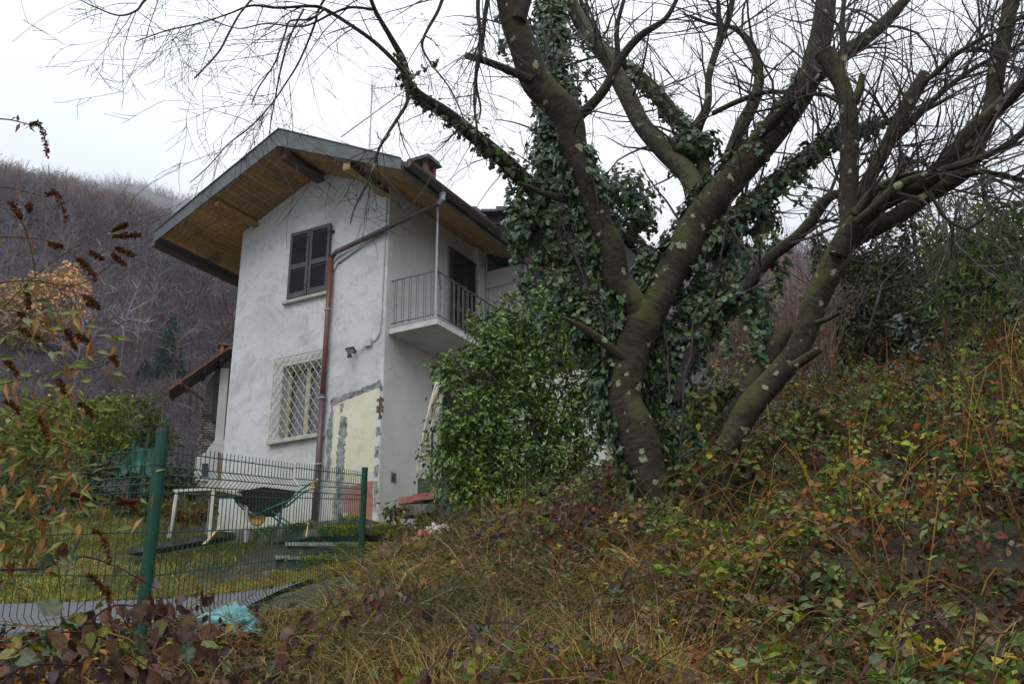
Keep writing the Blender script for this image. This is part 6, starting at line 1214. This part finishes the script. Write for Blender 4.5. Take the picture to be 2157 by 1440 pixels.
LB2 = {'g': q.mesh('leaf', leafobjmat('lime_leaf', (.14, .19, .03), (.20, .22, .04), (.09, .14, .03))), 'o': q.mesh('leaf', leafobjmat('orange_leaf', (.30, .13, .025), (.24, .09, .02), (.34, .20, .03)))}
cnt = 0
for si, P in enumerate(BS):
    low = P[:, 2].mean() < 2.75; nl = 34 if low else 10
    for k in range(nl):
        i = rng.integers(0, len(P)); og = rng.random() < .33; o__ = P[i]+rng.standard_normal(3)*(.05 if low else .006)
        y_ = norm(np.array([rng.normal(0, .25), rng.normal(0, .3), -1.])) if og else norm(np.array([rng.normal(.3, .9), rng.normal(0, .6), rng.normal(-.1, .4)]))
        z_ = norm(np.array([rng.normal(0, .6), -1, rng.normal(.5, .5)])); z_ = norm(z_-y_*(z_ @ y_)); x_ = np.cross(y_, z_); s_ = rng.uniform(.03, .06)*(1.15 if low else .62)
        place('leaf', LB2['o' if og else 'g'], bud, frame(o__, x_*s_*1.15, y_*s_, z_*s_)); cnt += 1
# loose mass of its lower foliage
mb = MB(); B_ = [pb(*a) for a in [(60, 990, 90, 60, 3.3), (110, 960, 60, 40, 3.3), (40, 1080, 80, 50, 3.3), (130, 1020, 60, 50, 3.3), (30, 1160, 60, 60, 3.3), (20, 900, 50, 50, 3.3)]]
for c, r in B_:
    n = 110; P = c+rnd(n)*r*[.6, 1, .6]; og = rng.random(n) < .3; D = rnd(n)*[.9, .6, .4]; D[og] = rnd(og.sum())*.2+[0, 0, -1]
    cc = np.where(og[:, None], np.array([.22, .09, .02]), np.array([.13, .16, .035]))*rng.uniform(.5, 1.3, (n, 1)); mb.leaves(LANCE, P, rnd(n)*.5+[0, -1, .4], D, rng.uniform(.03, .06, n), cc)
mb.obj('foliage', M['leaf'], bud, kind='stuff')

# ================================================================ SMALL THINGS
def lump(name, px, py, d, rx, ry, rz, mat, label, cat, seed=0, rough=.35, group=None, sink=.0):
    c = at(px, py, d); q = MB(); nu, nv = 44, 26; th = np.linspace(0, 2*pi, nu, endpoint=False); ph = np.linspace(0, pi, nv); TH, PH_ = np.meshgrid(th, ph); D = np.stack([np.cos(TH)*np.sin(PH_), np.sin(TH)*np.sin(PH_), np.cos(PH_)], -1).reshape(-1, 3)
    r = 1+rough*(vnoise(D*1.6+seed+5, 1.6)-.5)*2+rough*1.1*(np.abs(vnoise(D*3.5+seed+9, 1.7)-.5)*2-.5); P = c+D*r[:, None]*[rx, ry, rz]; i = np.arange(nv-1)[:, None]*nu; j = np.arange(nu)[None]; j2 = (j+1) % nu
    q.add(P, np.stack([i+j, i+nu+j, i+nu+j2, i+j2], -1).reshape(-1, 4)); return tag(q.obj(name, mat, origin=c, smooth=True), label, cat, group)
lump('plastic_bag', 480, 1318, 5.35, .15, .12, .10, M['bag'], 'taller crumpled half of turquoise plastic heap behind the fence', 'plastic bag', 1, .30, 'turquoise plastic heap'); lump('plastic_bag', 425, 1340, 5.3, .12, .1, .06, M['bag'], 'flatter crumpled half of turquoise plastic heap nearer the tall post', 'plastic bag', 4, .35, 'turquoise plastic heap')
lump('plastic_bag', 515, 1338, 5.3, .08, .1, .06, M['bag'], 'small end of turquoise plastic heap away from the tall post', 'plastic bag', 7, .35, 'turquoise plastic heap')
lump('cloth_bundle', 925, 1128, 10.4, .13, .11, .12, M['cloth'], 'dirty white knitted bundle beside the orange shard', 'cloth', 2, .4); lump('cloth_bundle', 886, 1150, 10.2, .14, .10, .08, M['cloth'], 'cream crumpled cloth lying in the dry grass', 'cloth', 3, .45)
lump('plastic_toy', 893, 1128, 10.4, .08, .06, .06, M['pink'], 'small pink plastic thing by the dirty white bundle', 'toy', 5, .5); lump('pot_shard', 944, 1146, 10.25, .08, .05, .07, simple('orange_clay', (.30, .09, .02), .7), 'orange clay shard under the dirty white bundle', 'pot shard', 6, .5)
lump('bottle_top', 928, 1170, 10.0, .045, .04, .05, M['bag'], 'small blue green plastic piece below the orange shard', 'plastic piece', 8, .4)
q = MB(); a = at(137, 1365, 5.2); q.tube([a-ZZ*.03, a, a+ZZ*.05, a+ZZ*.09, a+ZZ*.11], [.03, .025, .02, .016, .012], 10); tag(q.obj('small_cone', simple('orange_plastic', (.45, .13, .03), .5), origin=a), 'tiny orange plastic cone at the road edge', 'cone')
q = MB(); a, b_ = at(415, 1432, 4.55), at(590, 1385, 4.75); q.box(a-ZZ*.25, b_-a, np.array([.05, .12, 0]), ZZ*.25); tag(q.obj('kerb', simple('mossy_kerb', (.075, .07, .045), .95, var=.45, bmp=.5), origin=a), 'low mossy concrete kerb under the wire fence', 'kerb')
q = MB(); a, b_ = at(425, 1146, 13.9), at(462, 1106, 14.1); q.box(a, b_-a, np.array([.05, 0, .01]), np.array([0, .03, .01])); tag(q.obj('wooden_stick', M['rawwood'], origin=a), 'pale wooden stick leaning on the slanting concrete slab', 'stick')
q = MB(); q.tube([at(645, 1130, 14.6), at(650, 1100, 14.7)], .012, 5); tag(q.obj('yellow_peg', M['yellow'], origin=at(645, 1130, 14.6)), 'thin yellow peg standing by the mossy terrace edge', 'peg')

# ================================================================ MIST
def volmat(name, dens, col=(.93, .94, 1.), noise_sc=None):
    m = bpy.data.materials.new(name); m.use_nodes = True; t = m.node_tree; t.nodes.clear(); o = N(t, 'ShaderNodeOutputMaterial'); v = N(t, 'ShaderNodeVolumePrincipled')
    v.inputs['Color'].default_value = (*col, 1); v.inputs['Density'].default_value = dens; t.links.new(v.outputs[0], o.inputs['Volume']); return m
q = MB(); q.box((-560, -60, -30), (1120, 0, 0), (0, 640, 0), (0, 0, 330)); q.obj('haze', volmat('haze', .00028, (.80, .86, 1.)), kind='stuff', label='thin blue grey valley haze')
def wisp(px, py, d, rx, rz, dens, label, seed, tilt=0.):
    c = at(px, py, d); s_ = slant(c)/F; rx, rz = rx*s_, rz*s_; q = MB(); nu, nv = 40, 22; th = np.linspace(0, 2*pi, nu, endpoint=False); ph = np.linspace(0, pi, nv); TH, PH_ = np.meshgrid(th, ph); D = np.stack([np.cos(TH)*np.sin(PH_), np.sin(TH)*np.sin(PH_), np.cos(PH_)], -1).reshape(-1, 3)
    r = .5+1.0*vnoise(D*1.3+seed, 1.5)+.4*(vnoise(D*3+seed, 2)-.5); P = D*r[:, None]*[rx, 9, rz]; P[:, 2] += P[:, 0]*tilt; i = np.arange(nv-1)[:, None]*nu; j = np.arange(nu)[None]; j2 = (j+1) % nu
    q.add(c+P, np.stack([i+j, i+nu+j, i+nu+j2, i+j2], -1).reshape(-1, 4)); q.obj('mist', volmat('mist', dens), kind='stuff', label=label)
wisp(330, 420, 300, 130, 20, .020, 'mist wisp high under the ridge', 1, -.35); wisp(400, 560, 220, 110, 28, .024, 'mist wisp beside the eaves', 2, -.25); wisp(300, 640, 180, 140, 40, .020, 'mist wisp above the spruce', 3, -.1); wisp(120, 690, 130, 170, 50, .014, 'mist bank among the larches', 4, .05); wisp(440, 650, 170, 60, 50, .010, 'mist wisp behind the house corner', 5, .2); wisp(210, 395, 340, 90, 14, .020, 'mist wisp touching the ridge', 6, -.1)
